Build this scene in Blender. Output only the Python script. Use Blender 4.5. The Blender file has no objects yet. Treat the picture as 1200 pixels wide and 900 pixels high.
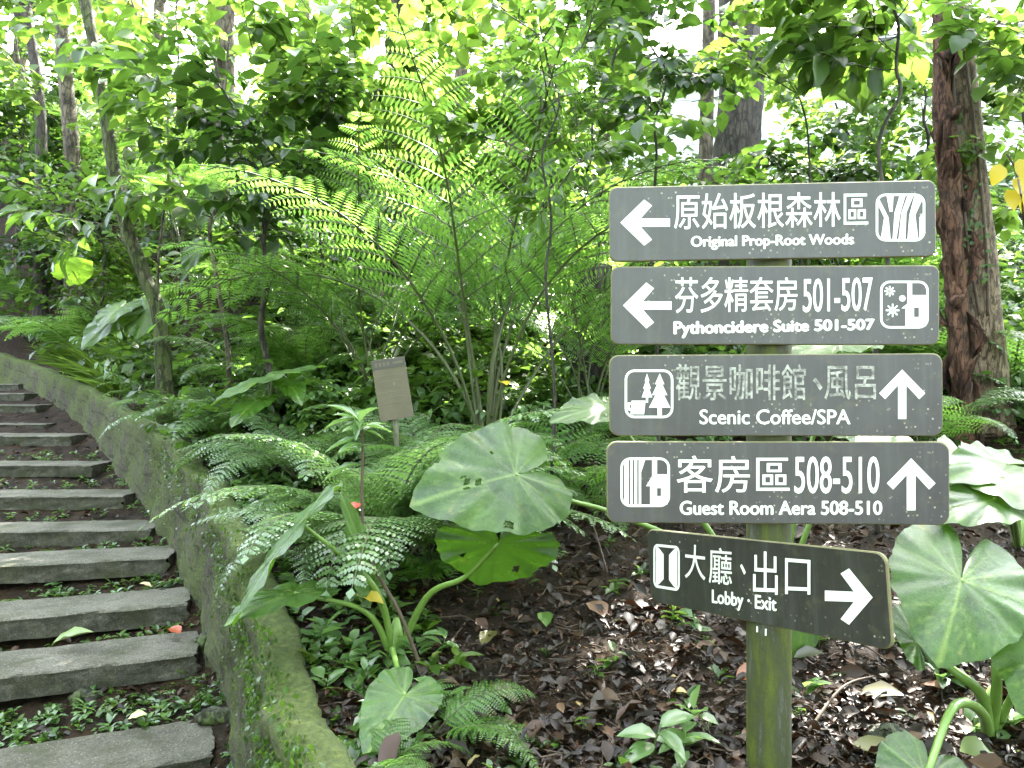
import bpy, math, random
import numpy as np
from mathutils import Vector, Matrix
random.seed(7); rng = np.random.default_rng(11)
S = bpy.context.scene; COL = S.collection
R = math.radians
HC = 1.6                                     # camera height (world z)
# ------------------------------------------------------------------ camera, sky, sun, exposure
cam = bpy.data.objects.new('camera', bpy.data.cameras.new('camera')); COL.objects.link(cam)
cam.location = (0, 0, HC); cam.rotation_euler = (R(90), 0, 0)
cam.data.sensor_width = 36; cam.data.lens = 27; cam.data.clip_start = .05; cam.data.clip_end = 500
S.camera = cam
SUN_EL, SUN_AZ = 47, 24
W = bpy.data.worlds.new('World'); S.world = W; W.use_nodes = True
sk = W.node_tree.nodes.new('ShaderNodeTexSky'); sk.sky_type = 'NISHITA'; sk.sun_disc = False
sk.sun_elevation = R(SUN_EL); sk.sun_rotation = R(SUN_AZ); sk.dust_density = 2.5; sk.air_density = 1.0
hs = W.node_tree.nodes.new('ShaderNodeHueSaturation'); hs.inputs['Saturation'].default_value = .44     # thin bright haze in the sky
W.node_tree.links.new(sk.outputs[0], hs.inputs['Color']); W.node_tree.links.new(hs.outputs[0], W.node_tree.nodes['Background'].inputs[0])
W.node_tree.nodes['Background'].inputs[1].default_value = 0.15
sl = bpy.data.lights.new('sun', 'SUN'); sl.energy = 5.0; sl.angle = R(.53); sl.color = (1, .95, .86)
so = bpy.data.objects.new('sun', sl); COL.objects.link(so)
sdir = Vector((math.sin(R(SUN_AZ))*math.cos(R(SUN_EL)), math.cos(R(SUN_AZ))*math.cos(R(SUN_EL)), math.sin(R(SUN_EL))))
so.rotation_euler = sdir.to_track_quat('Z', 'Y').to_euler(); so.location = (6, 10, 20)
vs = S.view_settings; vs.view_transform = 'Standard'; vs.look = 'None'; vs.gamma = 1; vs.exposure = 4.5
vs.use_curve_mapping = False
S.render.engine = 'CYCLES'; S.cycles.max_bounces = 7; S.cycles.transmission_bounces = 5; S.cycles.diffuse_bounces = 4
S.cycles.glossy_bounces = 2; S.cycles.caustics_reflective = False; S.cycles.caustics_refractive = False
S.cycles.sample_clamp_indirect = 6

# ------------------------------------------------------------------ pixel ray -> world point (photo is 1200 x 900)
def P(u, v, d): return np.array([(u-600)/900*d, d, HC+(450-v)/900*d])
def nrm(a): a = np.asarray(a, float); return a/np.maximum(np.linalg.norm(a, axis=-1, keepdims=True), 1e-9)

# ------------------------------------------------------------------ terrain
WALL = np.array([P(*a) for a in [(405,1010,1.72),(392,950,1.95),(376,900,2.2),(340,800,2.75),(318,720,3.4),(296,660,4.0),(268,600,4.75),
    (236,552,5.7),(196,510,6.9),(146,478,8.8),(102,453,11.0),(52,432,13.5),(0,414,16),(-60,400,18.2),(-140,385,21)]])
wy = WALL[:,1]
def wall_x(y): return np.interp(y, np.r_[wy, 25, 60], np.r_[WALL[:,0], -50, -300])
def wall_z(y): return np.interp(y, wy, WALL[:,2])-HC
BK = np.array([(-2,-1.5),(1.5,-1.33),(2.4,-1.20),(3.7,-1.03),(5,-.80),(6.5,-.38),(8,.24),(10,1.15),(12,2.2),(16,4.3),(22,7.4),(30,11.0),(60,19),(200,26)])
STEPD = [3.0,3.7,4.5,5.1,5.8,6.5,7.3,8.5,9.8,10.9,12.0,13.1,14.2]
STEPZ = [-1.86,-1.72,-1.57,-1.45,-1.31,-1.20,-1.05,-.90,-.65,-.47,-.31,-.14,.02]
def snoise(x, y, f=1.0, s=0.0):
    return (np.sin(x*f*1.7+s)*np.cos(y*f*1.3+s*2)+.5*np.sin(x*f*3.9+y*f*2.1+s)+.35*np.cos(y*f*5.3-x*f*4.1+s*3))/1.85
def ground(x, y):
    x = np.asarray(x, float); y = np.asarray(y, float)
    zb = np.interp(y, BK[:,0], BK[:,1]) + .05*snoise(x, y, .9) + .02*snoise(x, y, 4, 2) + .06*np.clip(x-1.5, 0, 8)
    tb = np.clip((x-3.2)/2.5,0,1)*np.clip((y-11.5)/3,0,1)*np.clip((24-y)/4,0,1); zb = zb*(1-tb)+np.minimum(zb, 3.2)*tb
    dx = x-wall_x(y)
    t = np.clip(dx/2.0, 0, 1); t = t*t*(3-2*t)
    zb = (wall_z(y)-.10)*(1-t) + zb*t
    zp = np.interp(y, STEPD, STEPZ) - .148 + .015*snoise(x, y, 3, 1) + .07*np.exp(-np.clip(-dx-.1, 0, 9)/.12) + np.clip(-dx-5.5, 0, 20)*.5
    return HC + np.where(dx > 0, zb, zp)
def hit(u, v, dmin=1.6, dmax=40):
    d = np.exp(np.linspace(math.log(dmin), math.log(dmax), 900))
    x = (u-600)/900*d; z = HC+(450-v)/900*d
    below = z < ground(x, d)
    i = int(np.argmax(below)) if below.any() else len(d)-1
    p = P(u, v, d[i]); p[2] = float(ground(p[0], p[1])); return p
def drop(u, d):
    x = (u-600)/900*d; return np.array([x, d, float(ground(x, d))])

# ------------------------------------------------------------------ mesh buffers
class Buf:
    def __init__(s): s.V=[]; s.F=[]; s.M=[]; s.A=[]; s.n=0; s.PA=[]
    def add(s, V, faces, mat=0, rnd=0.5, pa=0.0):
        V = np.asarray(V, float).reshape(-1, 3)
        for F in faces:
            F = np.asarray(F, int)
            if F.size == 0: continue
            s.F.append(F+s.n); s.M.append(np.full(len(F), mat)); s.A.append(np.broadcast_to(np.asarray(rnd, float), (len(F),)) if np.ndim(rnd)==0 else np.asarray(rnd, float))
        s.V.append(V); s.n += len(V); s.PA.append(np.broadcast_to(np.asarray(pa, float), (len(V),)))
        return s
    def mesh(s, name, mats, smooth=True):
        me = bpy.data.meshes.new(name); V = np.concatenate(s.V)
        me.vertices.add(len(V)); me.vertices.foreach_set('co', V.ravel())
        tot = np.concatenate([np.full(len(F), F.shape[1]) for F in s.F]); loops = np.concatenate([F.ravel() for F in s.F])
        me.loops.add(len(loops)); me.loops.foreach_set('vertex_index', loops.astype(np.int32))
        me.polygons.add(len(tot)); me.polygons.foreach_set('loop_start', np.r_[0, np.cumsum(tot)[:-1]].astype(np.int32))
        me.polygons.foreach_set('material_index', np.concatenate(s.M).astype(np.int32))
        me.polygons.foreach_set('use_smooth', np.full(len(tot), smooth))
        a = me.attributes.new('rnd', 'FLOAT', 'FACE'); a.data.foreach_set('value', np.concatenate(s.A).astype(np.float32))
        a = me.attributes.new('vein', 'FLOAT', 'POINT'); a.data.foreach_set('value', np.concatenate(s.PA).astype(np.float32))
        for m in (mats if isinstance(mats, (list, tuple)) else [mats]): me.materials.append(m)
        me.update(calc_edges=True); return me
def obj(name, me, parent=None, loc=None):
    o = bpy.data.objects.new(name, me); COL.objects.link(o)
    if loc is not None: o.location = [float(c) for c in loc]
    if parent: o.parent = parent
    return o
def tag(o, label, cat, group=None):
    o['label'] = label; o['category'] = cat
    if group: o['group'] = group
    return o
def thing(name, label, cat, loc=(0,0,0), group=None, rotz=0):
    return tag(_rz(obj(name, None, None, loc), rotz), label, cat, group)
def _rz(o, a): o.rotation_euler = (0, 0, a); return o
def kind(o, k): o['kind'] = k; return o

# leaf templates: x across (-1..1), y along (0..1), z up
def leaf_t(ns=3, fold=.25, droop=.2, peak=.45, wavy=0.0, curl=0.0):
    t = np.linspace(0, 1, ns+1); V=[]; 
    w = np.where(t < peak, np.sin(.5*math.pi*np.clip(t/peak,0,1))**.8, np.cos(.5*math.pi*np.clip((t-peak)/(1-peak),0,1))**.9)
    V.append((0,0,0)); F3=[]; F4=[]
    for i in range(1, ns):
        z = -droop*t[i]**2 + curl*math.sin(t[i]*3)
        e = wavy*math.sin(i*2.4)
        V += [(-w[i], t[i], z+fold*w[i]*.3+e), (0, t[i], z), (w[i], t[i], z+fold*w[i]*.3-e)]
    V.append((0, 1, -droop)); n = len(V)
    F3 += [(0,2,1),(0,3,2)]
    for i in range(ns-2):
        a = 1+3*i; F4 += [(a,a+1,a+4,a+3),(a+1,a+2,a+5,a+4)]
    a = 1+3*(ns-2); F3 += [(a,a+1,n-1),(a+1,a+2,n-1)]
    return np.array(V, float), np.array(F3), np.array(F4).reshape(-1,4)
LF2 = leaf_t(2, .3, .12, .5); LF3 = leaf_t(3, .35, .2, .45); LF5 = leaf_t(5, .35, .28, .42, .015)
PIN = leaf_t(2, .1, .1, .3); PIN4 = leaf_t(4, .15, .25, .22)
DEAD = leaf_t(4, .5, -.12, .5, .05, .07); STRAP = leaf_t(8, .3, .35, .5); BLADE = leaf_t(5, .2, .55, .2)
def inst(buf, T, pos, D, N, ln, wd, rnd=.5, mat=0):
    V, F3, F4 = T; pos = np.atleast_2d(pos); n = len(pos); k = len(V)
    D = nrm(np.broadcast_to(D, (n,3))); N = np.broadcast_to(N, (n,3)); A = nrm(np.cross(D, N)); N = np.cross(A, D)
    ln = np.broadcast_to(ln, (n,)).astype(float); wd = np.broadcast_to(wd, (n,)).astype(float)
    X = pos[:,None,:] + (V[None,:,0]*wd[:,None])[...,None]*A[:,None,:] + (V[None,:,1]*ln[:,None])[...,None]*D[:,None,:] + (V[None,:,2]*ln[:,None])[...,None]*N[:,None,:]
    off = (np.arange(n)*k)[:,None,None]
    f3 = (F3[None]+off).reshape(-1,3); f4 = (F4[None]+off).reshape(-1,4) if len(F4) else np.zeros((0,4), int)
    rnd = np.broadcast_to(rnd, (n,)).astype(float)
    base = buf.n; buf.V.append(X.reshape(-1,3)); buf.PA.append(np.zeros(n*k)); buf.n += n*k
    for F, q in ((f3, len(F3)), (f4, len(F4))):
        if len(F): buf.F.append(F+base); buf.M.append(np.full(len(F), mat)); buf.A.append(np.repeat(rnd, q))
def tube(buf, pts, rad, ns=8, mat=0, rnd=.5, rough=0.0, cap=True):
    pts = np.asarray(pts, float); n = len(pts); rad = np.broadcast_to(rad, (n,)).astype(float)
    T = nrm(np.gradient(pts, axis=0)); ref = np.array([1.0,.17,.05]) if abs(T[0][0]) < .8 else np.array([0,1.0,.1])
    V = []
    A = nrm(np.cross(T[0], ref))
    for i in range(n):
        A = nrm(A-T[i]*np.dot(A, T[i])); B = np.cross(T[i], A)
        th = np.arange(ns)*2*math.pi/ns
        r = rad[i]*(1+rough*(np.sin(th*3+i*.35)+.6*np.sin(th*5-i*.6)+.8*rng.normal(size=ns)))
        V.append(pts[i]+np.outer(np.cos(th)*r, A)+np.outer(np.sin(th)*r, B))
    V = np.concatenate(V); i, j = np.meshgrid(np.arange(n-1), np.arange(ns), indexing='ij'); jn = (j+1)%ns
    F = np.stack([i*ns+j, i*ns+jn, (i+1)*ns+jn, (i+1)*ns+j], -1).reshape(-1,4)
    buf.add(V, [F], mat, rnd)
    if cap:
        for b, fl in ((0, True), ((n-1)*ns, False)):
            idx = np.arange(ns)+b
            buf.F.append((idx[::-1] if fl else idx)[None]+buf.n-len(V)); buf.M.append(np.full(1, mat)); buf.A.append(np.full(1, rnd))
def smooth_path(pts, n):
    pts = np.asarray(pts, float); m = len(pts)
    if m < 3: return np.array([pts[0]+(pts[-1]-pts[0])*t for t in np.linspace(0,1,n)])
    out = []; ext = np.vstack([2*pts[0]-pts[1], pts, 2*pts[-1]-pts[-2]])
    for t in np.linspace(0, m-1-1e-6, n):
        i = int(t); f = t-i; p0,p1,p2,p3 = ext[i:i+4]
        out.append(.5*((2*p1)+(-p0+p2)*f+(2*p0-5*p1+4*p2-p3)*f*f+(-p0+3*p1-3*p2+p3)*f**3))
    return np.array(out)

# ------------------------------------------------------------------ materials
def NT(name):
    m = bpy.data.materials.new(name); m.use_nodes = True; nt = m.node_tree; nt.nodes.clear()
    o = nt.nodes.new('ShaderNodeOutputMaterial'); b = nt.nodes.new('ShaderNodeBsdfPrincipled'); nt.links.new(b.outputs[0], o.inputs[0])
    return m, nt, b, o
def nd(nt, t, **k):
    n = nt.nodes.new('ShaderNode'+t)
    for a, v in k.items():
        if a[0] == '_': n.inputs[a[1:].replace('_',' ')].default_value = v
        else: setattr(n, a, v)
    return n
def ramp(nt, stops, inp=None):
    r = nd(nt, 'ValToRGB'); e = r.color_ramp.elements
    while len(e) < len(stops): e.new(.5)
    for x, (p, c) in zip(e, stops): x.position = p; x.color = (*c, 1)
    if inp is not None: nt.links.new(inp, r.inputs[0])
    return r
def mixc(nt, f, a, b, bt='MIX'):
    m = nd(nt, 'Mix', data_type='RGBA', blend_type=bt)
    for s, v in ((0, f), (6, a), (7, b)):
        if hasattr(v, 'is_linked') or hasattr(v, 'links'): nt.links.new(v, m.inputs[s])
        else: m.inputs[s].default_value = v if s == 0 else (*v, 1)
    return m.outputs[2]
def noise(nt, scale, detail=4, rough=.6, coord='Object', vec=None):
    n = nd(nt, 'TexNoise', _Scale=scale, _Detail=detail, _Roughness=rough)
    if vec is None: vec = nd(nt, 'TexCoord').outputs[coord]
    nt.links.new(vec, n.inputs['Vector']); return n
def bump(nt, b, h, strength=.4, dist=.02):
    n = nd(nt, 'Bump', _Strength=strength, _Distance=dist); nt.links.new(h, n.inputs['Height']); nt.links.new(n.outputs[0], b.inputs['Normal'])
def leaf_mat(name, stops, trans, tf=.4, rough=.4, spec=.5, blotch=True):
    m, nt, b, o = NT(name); at = nd(nt, 'Attribute', attribute_name='rnd'); r = ramp(nt, stops, at.outputs['Fac'])
    c = r.outputs[0]
    if blotch:
        nz = noise(nt, 9, 3); c = mixc(nt, nz.outputs[0], c, (.75,.8,.6), 'MULTIPLY')
    nt.links.new(c, b.inputs['Base Color']); b.inputs['Roughness'].default_value = rough; b.inputs['Specular IOR Level'].default_value = spec
    t = nd(nt, 'BsdfTranslucent'); nt.links.new(mixc(nt, .75, c, trans), t.inputs[0])
    mx = nd(nt, 'MixShader'); mx.inputs[0].default_value = tf
    nt.links.new(b.outputs[0], mx.inputs[1]); nt.links.new(t.outputs[0], mx.inputs[2]); nt.links.new(mx.outputs[0], o.inputs[0]); return m
M = {}
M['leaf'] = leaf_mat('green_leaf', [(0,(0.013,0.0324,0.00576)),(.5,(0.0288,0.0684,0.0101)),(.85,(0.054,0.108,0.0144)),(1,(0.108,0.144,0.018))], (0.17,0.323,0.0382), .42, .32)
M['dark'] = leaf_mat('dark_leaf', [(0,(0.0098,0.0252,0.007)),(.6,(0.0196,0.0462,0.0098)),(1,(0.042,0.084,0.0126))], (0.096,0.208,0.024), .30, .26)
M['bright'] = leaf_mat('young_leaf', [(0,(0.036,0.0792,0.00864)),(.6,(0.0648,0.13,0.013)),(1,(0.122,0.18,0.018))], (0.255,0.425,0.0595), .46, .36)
M['fern'] = leaf_mat('fern_leaf', [(0,(.030,.078,.014)),(.6,(.062,.145,.024)),(1,(.105,.20,.032))], (.27,.52,.075), .5, .34)
M['silver'] = leaf_mat('grey_green_fern', [(0,(0.056,0.108,0.044)),(.6,(0.105,0.185,0.074)),(1,(0.155,0.24,0.09))], (0.24,0.42,0.09), .38, .27, .8)
M['yellow'] = leaf_mat('yellow_leaf', [(0,(.35,.28,.02)),(1,(.55,.42,.03))], (.7,.55,.04), .4)
M['dead'] = leaf_mat('dead_leaf', [(0,(0.0068,0.00425,0.00255)),(.42,(0.013,0.0065,0.0032)),(.68,(0.032,0.0135,0.006)),(.88,(0.066,0.030,0.016)),(.96,(0.145,0.085,0.0467)),(1,(0.221,0.162,0.0765))], (0.096,0.04,0.016), .05, .5, .3)
def bark(name, a, b_, c, sc=6, moss=.0):
    m, nt, b, o = NT(name); tc = nd(nt, 'TexCoord'); mp = nd(nt, 'Mapping'); mp.inputs['Scale'].default_value = (1,1,.28)
    nt.links.new(tc.outputs['Object'], mp.inputs[0]); n = noise(nt, sc*2.2, 8, .7, vec=mp.outputs[0]); n2 = noise(nt, sc*.7, 3)
    col = ramp(nt, [(.36,a),(.5,b_),(.64,c)], n.outputs[0]).outputs[0]
    col = mixc(nt, ramp(nt, [(.42,(0,0,0)),(.62,(1,1,1))], n2.outputs[0]).outputs[0], col, c, 'MIX') if moss == 0 else mixc(nt, ramp(nt, [(.5-moss*.25,(0,0,0)),(.62,(1,1,1))], n2.outputs[0]).outputs[0], col, (.05,.075,.012))
    wv = nd(nt, 'TexVoronoi', feature='DISTANCE_TO_EDGE', _Scale=sc*2.6); dv = mixc(nt, .12, mp.outputs[0], n.outputs['Color']); nt.links.new(dv, wv.inputs['Vector'])
    cr = ramp(nt, [(.0,(.25,.24,.22)),(.10,(1,1,1))], wv.outputs['Distance']).outputs[0]; col = mixc(nt, .85, col, cr, 'MULTIPLY')
    n9 = noise(nt, sc*5, 6, .7); col = mixc(nt, ramp(nt, [(.58,(0,0,0)),(.68,(.6,.6,.6))], n9.outputs[0]).outputs[0], col, tuple(min(1,x*1.5) for x in c))
    ad = nd(nt, 'Math', operation='MULTIPLY_ADD'); nt.links.new(cr, ad.inputs[0]); ad.inputs[1].default_value = .5; nt.links.new(n.outputs[0], ad.inputs[2])
    nt.links.new(col, b.inputs['Base Color']); b.inputs['Roughness'].default_value = .85; bump(nt, b, ad.outputs[0], 1.0, .04); return m
M['bark'] = bark('grey_brown_bark', (.03,.022,.014), (.075,.058,.038), (.15,.125,.085))
M['bark_dark'] = bark('dark_bark', (.012,.010,.008), (.03,.024,.018), (.055,.045,.033))
M['bark_mottled'] = bark('mottled_bark', (.06,.038,.025), (.16,.105,.07), (.27,.20,.14), 9)
M['bark_red'] = bark('reddish_bark', (.028,.013,.009), (.10,.043,.026), (.19,.09,.058), 9)
M['bark_moss'] = bark('mossy_bark', (.035,.028,.016), (.09,.075,.045), (.17,.15,.10), 6, .8)
def plain(name, c, rough=.6, nz=.25, sc=20, metal=0, spec=.5):
    m, nt, b, o = NT(name); n = noise(nt, sc, 5)
    nt.links.new(mixc(nt, n.outputs[0], tuple(x*(1-nz) for x in c), tuple(min(1,x*(1+nz)) for x in c)), b.inputs['Base Color'])
    b.inputs['Roughness'].default_value = rough; b.inputs['Metallic'].default_value = metal; b.inputs['Specular IOR Level'].default_value = spec; return m
M['stalk'] = plain('green_stalk', (.11,.19,.035), .4)
M['frond_stalk'] = plain('fern_stalk', (.05,.06,.02), .5)
M['twig'] = plain('twig', (.055,.036,.022), .8, .4)
M['black'] = plain('black_metal', (.015,.015,.016), .4, .2)
M['redpaint'] = plain('red_paint', (.35,.02,.02), .4, .1)
# soil
m, nt, b, o = NT('soil'); n = noise(nt, 5, 9, .7, 'Object'); n2 = noise(nt, 45, 5, .7)
c = ramp(nt, [(.34,(.010,.007,.004)),(.48,(.028,.017,.009)),(.6,(.055,.032,.017)),(.68,(.032,.036,.010))], n.outputs[0]).outputs[0]
nt.links.new(mixc(nt, n2.outputs[0], c, (.45,.4,.36), 'MULTIPLY'), b.inputs['Base Color']); b.inputs['Roughness'].default_value = .85; b.inputs['Specular IOR Level'].default_value = .2
bump(nt, b, n2.outputs[0], 1, .04); M['soil'] = m
# slab stone
m, nt, b, o = NT('step_stone'); n = noise(nt, 2.5, 6, .65); vo = nd(nt, 'TexVoronoi', _Scale=70.0); tc = nd(nt, 'TexCoord'); nt.links.new(tc.outputs['Object'], vo.inputs['Vector'])
n3 = noise(nt, 75, 8, .8); n6 = noise(nt, 14, 6, .7)
c = ramp(nt, [(.34,(.085,.08,.062)),(.5,(.15,.14,.115)),(.66,(.215,.20,.17))], n.outputs[0]).outputs[0]
c = mixc(nt, 1.0, c, ramp(nt, [(.36,(.42,.41,.38)),(.5,(.85,.85,.83)),(.62,(1.25,1.25,1.22))], n3.outputs[0]).outputs[0], 'MULTIPLY')
sp = ramp(nt, [(.10,(1,1,1)),(.30,(0,0,0))], vo.outputs['Distance']); vc = ramp(nt, [(.52,(0,0,0)),(.6,(1,1,1))], vo.outputs['Color'])
c = mixc(nt, mixc(nt, 1.0, sp.outputs[0], vc.outputs[0], 'MULTIPLY'), c, (.36,.34,.30)); vd = ramp(nt, [(.30,(1,1,1)),(.38,(0,0,0))], vo.outputs['Color'])
c = mixc(nt, mixc(nt, 1.0, sp.outputs[0], vd.outputs[0], 'MULTIPLY'), c, (.035,.033,.028))
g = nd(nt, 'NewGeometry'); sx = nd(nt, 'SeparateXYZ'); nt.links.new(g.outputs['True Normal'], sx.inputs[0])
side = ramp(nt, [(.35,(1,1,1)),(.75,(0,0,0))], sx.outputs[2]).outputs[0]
shade_dirt = ramp(nt, [(.30,(1,1,1)),(.70,(.25,.25,.25))], n6.outputs[0]).outputs[0]
c = mixc(nt, mixc(nt, 1.0, shade_dirt, side, 'MULTIPLY'), c, (.030,.030,.020))       # shade painted on the risers over some algae stain
n4 = noise(nt, 4.5, 7, .75); ms = ramp(nt, [(.50,(0,0,0)),(.66,(.75,.75,.75))], n4.outputs[0]).outputs[0]; c = mixc(nt, ms, c, (.05,.058,.022))
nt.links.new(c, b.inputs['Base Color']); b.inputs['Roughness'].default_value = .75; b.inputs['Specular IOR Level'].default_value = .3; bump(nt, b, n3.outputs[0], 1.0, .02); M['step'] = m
# mossy wall
m, nt, b, o = NT('mossy_wall'); n = noise(nt, 2.6, 9, .7); n2 = noise(nt, 34, 10, .8); n3 = noise(nt, 1.1, 4, .6)
uv = nd(nt, 'Attribute', attribute_name='wuv'); br = nd(nt, 'TexBrick', _Scale=1.0, _Mortar_Size=.016, _Brick_Width=.62, _Row_Height=.2); br.offset = .5
br.inputs['Color1'].default_value = (1,1,1,1); br.inputs['Color2'].default_value = (.8,.8,.8,1); br.inputs['Mortar'].default_value = (0,0,0,1)
nt.links.new(uv.outputs['Vector'], br.inputs['Vector'])
rock = ramp(nt, [(.36,(.016,.014,.010)),(.5,(.060,.050,.034)),(.64,(.125,.108,.078))], n2.outputs[0]).outputs[0]
rock = mixc(nt, .55, rock, br.outputs['Color'], 'MULTIPLY')
moss = ramp(nt, [(.36,(.020,.032,.004)),(.5,(.062,.088,.012)),(.64,(.125,.155,.028))], n2.outputs[0]).outputs[0]
g = nd(nt, 'NewGeometry'); sx = nd(nt, 'SeparateXYZ'); nt.links.new(g.outputs['Normal'], sx.inputs[0])
mm = nd(nt, 'Math', operation='MULTIPLY_ADD'); nt.links.new(sx.outputs[2], mm.inputs[0]); mm.inputs[1].default_value = .22; nt.links.new(n.outputs[0], mm.inputs[2])
f = ramp(nt, [(.40,(0,0,0)),(.60,(1,1,1))], mm.outputs[0]).outputs[0]
nt.links.new(mixc(nt, f, rock, moss), b.inputs['Base Color']); b.inputs['Roughness'].default_value = .9
ad = nd(nt, 'Math', operation='MULTIPLY_ADD'); nt.links.new(n2.outputs[0], ad.inputs[0]); ad.inputs[1].default_value = .5; nt.links.new(br.outputs['Color'], ad.inputs[2])
bump(nt, b, ad.outputs[0], 1.0, .05); M['wall'] = m
# sign board
def board_mat(name, base, spk):
    m, nt, b, o = NT(name); n = noise(nt, 5, 6, .6); c = ramp(nt, [(.3,tuple(x*.8 for x in base)),(.7,tuple(x*1.15 for x in base))], n.outputs[0]).outputs[0]
    n2 = noise(nt, 3.2, 3); vo = nd(nt, 'TexVoronoi', _Scale=75.0); nt.links.new(nd(nt, 'TexCoord').outputs['Object'], vo.inputs['Vector'])
    dots = ramp(nt, [(.12,(1,1,1)),(.30,(0,0,0))], vo.outputs['Distance']).outputs[0]; sel = ramp(nt, [(spk,(0,0,0)),(spk+.02,(1,1,1))], vo.outputs['Color']).outputs[0]
    area = ramp(nt, [(.5,(0,0,0)),(.62,(1,1,1))], n2.outputs[0]).outputs[0]
    c = mixc(nt, mixc(nt, 1.0, mixc(nt, 1.0, dots, sel, 'MULTIPLY'), area, 'MULTIPLY'), c, (.36,.35,.27))
    st = noise(nt, 14, 7, .7); c = mixc(nt, ramp(nt, [(.54,(0,0,0)),(.74,(.55,.55,.55))], st.outputs[0]).outputs[0], c, (.10,.095,.05))
    mp = nd(nt, 'Mapping'); mp.inputs['Scale'].default_value = (26,1.6,1); nt.links.new(nd(nt, 'TexCoord').outputs['Object'], mp.inputs[0]); sk_ = noise(nt, 1.0, 5, .65, vec=mp.outputs[0]); c = mixc(nt, ramp(nt, [(.48,(0,0,0)),(.72,(.4,.4,.4))], sk_.outputs[0]).outputs[0], c, (.095,.10,.095))
    nt.links.new(c, b.inputs['Base Color']); b.inputs['Roughness'].default_value = .36; b.inputs['Specular IOR Level'].default_value = .55
    n5 = noise(nt, 2.5, 2); bump(nt, b, n5.outputs[0], .05, .02); return m
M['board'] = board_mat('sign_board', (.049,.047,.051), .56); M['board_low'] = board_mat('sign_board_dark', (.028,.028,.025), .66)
M['board_edge'] = plain('board_edge', (.13,.12,.055), .7, .5, 40)
m, nt, b, o = NT('white_lettering'); n = noise(nt, 30, 6, .7)
nt.links.new(ramp(nt, [(.28,(.5,.5,.45)),(.42,(.80,.80,.77))], n.outputs[0]).outputs[0], b.inputs['Base Color']); b.inputs['Roughness'].default_value = .5; M['white'] = m
m, nt, b, o = NT('worn_lettering'); n = noise(nt, 38, 5, .7)
nt.links.new(ramp(nt, [(.40,(.11,.11,.10)),(.60,(.42,.42,.39))], n.outputs[0]).outputs[0], b.inputs['Base Color']); b.inputs['Roughness'].default_value = .5; M['worn'] = m
# post
m, nt, b, o = NT('algae_post'); tc = nd(nt, 'TexCoord'); mp = nd(nt, 'Mapping'); mp.inputs['Scale'].default_value = (1,1,.22); nt.links.new(tc.outputs['Object'], mp.inputs[0])
n = noise(nt, 17, 8, .7, vec=mp.outputs[0]); n2 = noise(nt, 50, 5, .7)
c = ramp(nt, [(.38,(.085,.105,.008)),(.48,(.055,.068,.010)),(.56,(.045,.05,.022)),(.64,(.11,.11,.085)),(.72,(.15,.15,.125))], n.outputs[0]).outputs[0]
nt.links.new(mixc(nt, n2.outputs[0], mixc(nt, 1.0, c, (.6,.6,.6), 'MULTIPLY'), c), b.inputs['Base Color']); b.inputs['Roughness'].default_value = .7; bump(nt, b, n2.outputs[0], .3, .01); M['post'] = m
M['plaque'] = plain('faded_plaque', (.085,.070,.042), .7, .4, 12); M['plaque_dark'] = plain('plaque_band', (.028,.025,.018), .5)
M['stake'] = plain('pale_stake', (.10,.095,.06), .7, .35, 15)
M['rock'] = bark('mossy_rock', (.035,.033,.026), (.085,.08,.065), (.15,.145,.12), 5, .6)
M['shed'] = plain('white_paint', (.78,.79,.80), .5, .06); M['roofm'] = plain('pale_sheet_roof', (.74,.75,.76), .45, .08); M['pane'] = plain('window_glass', (.2,.28,.4), .1, .1)
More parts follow.
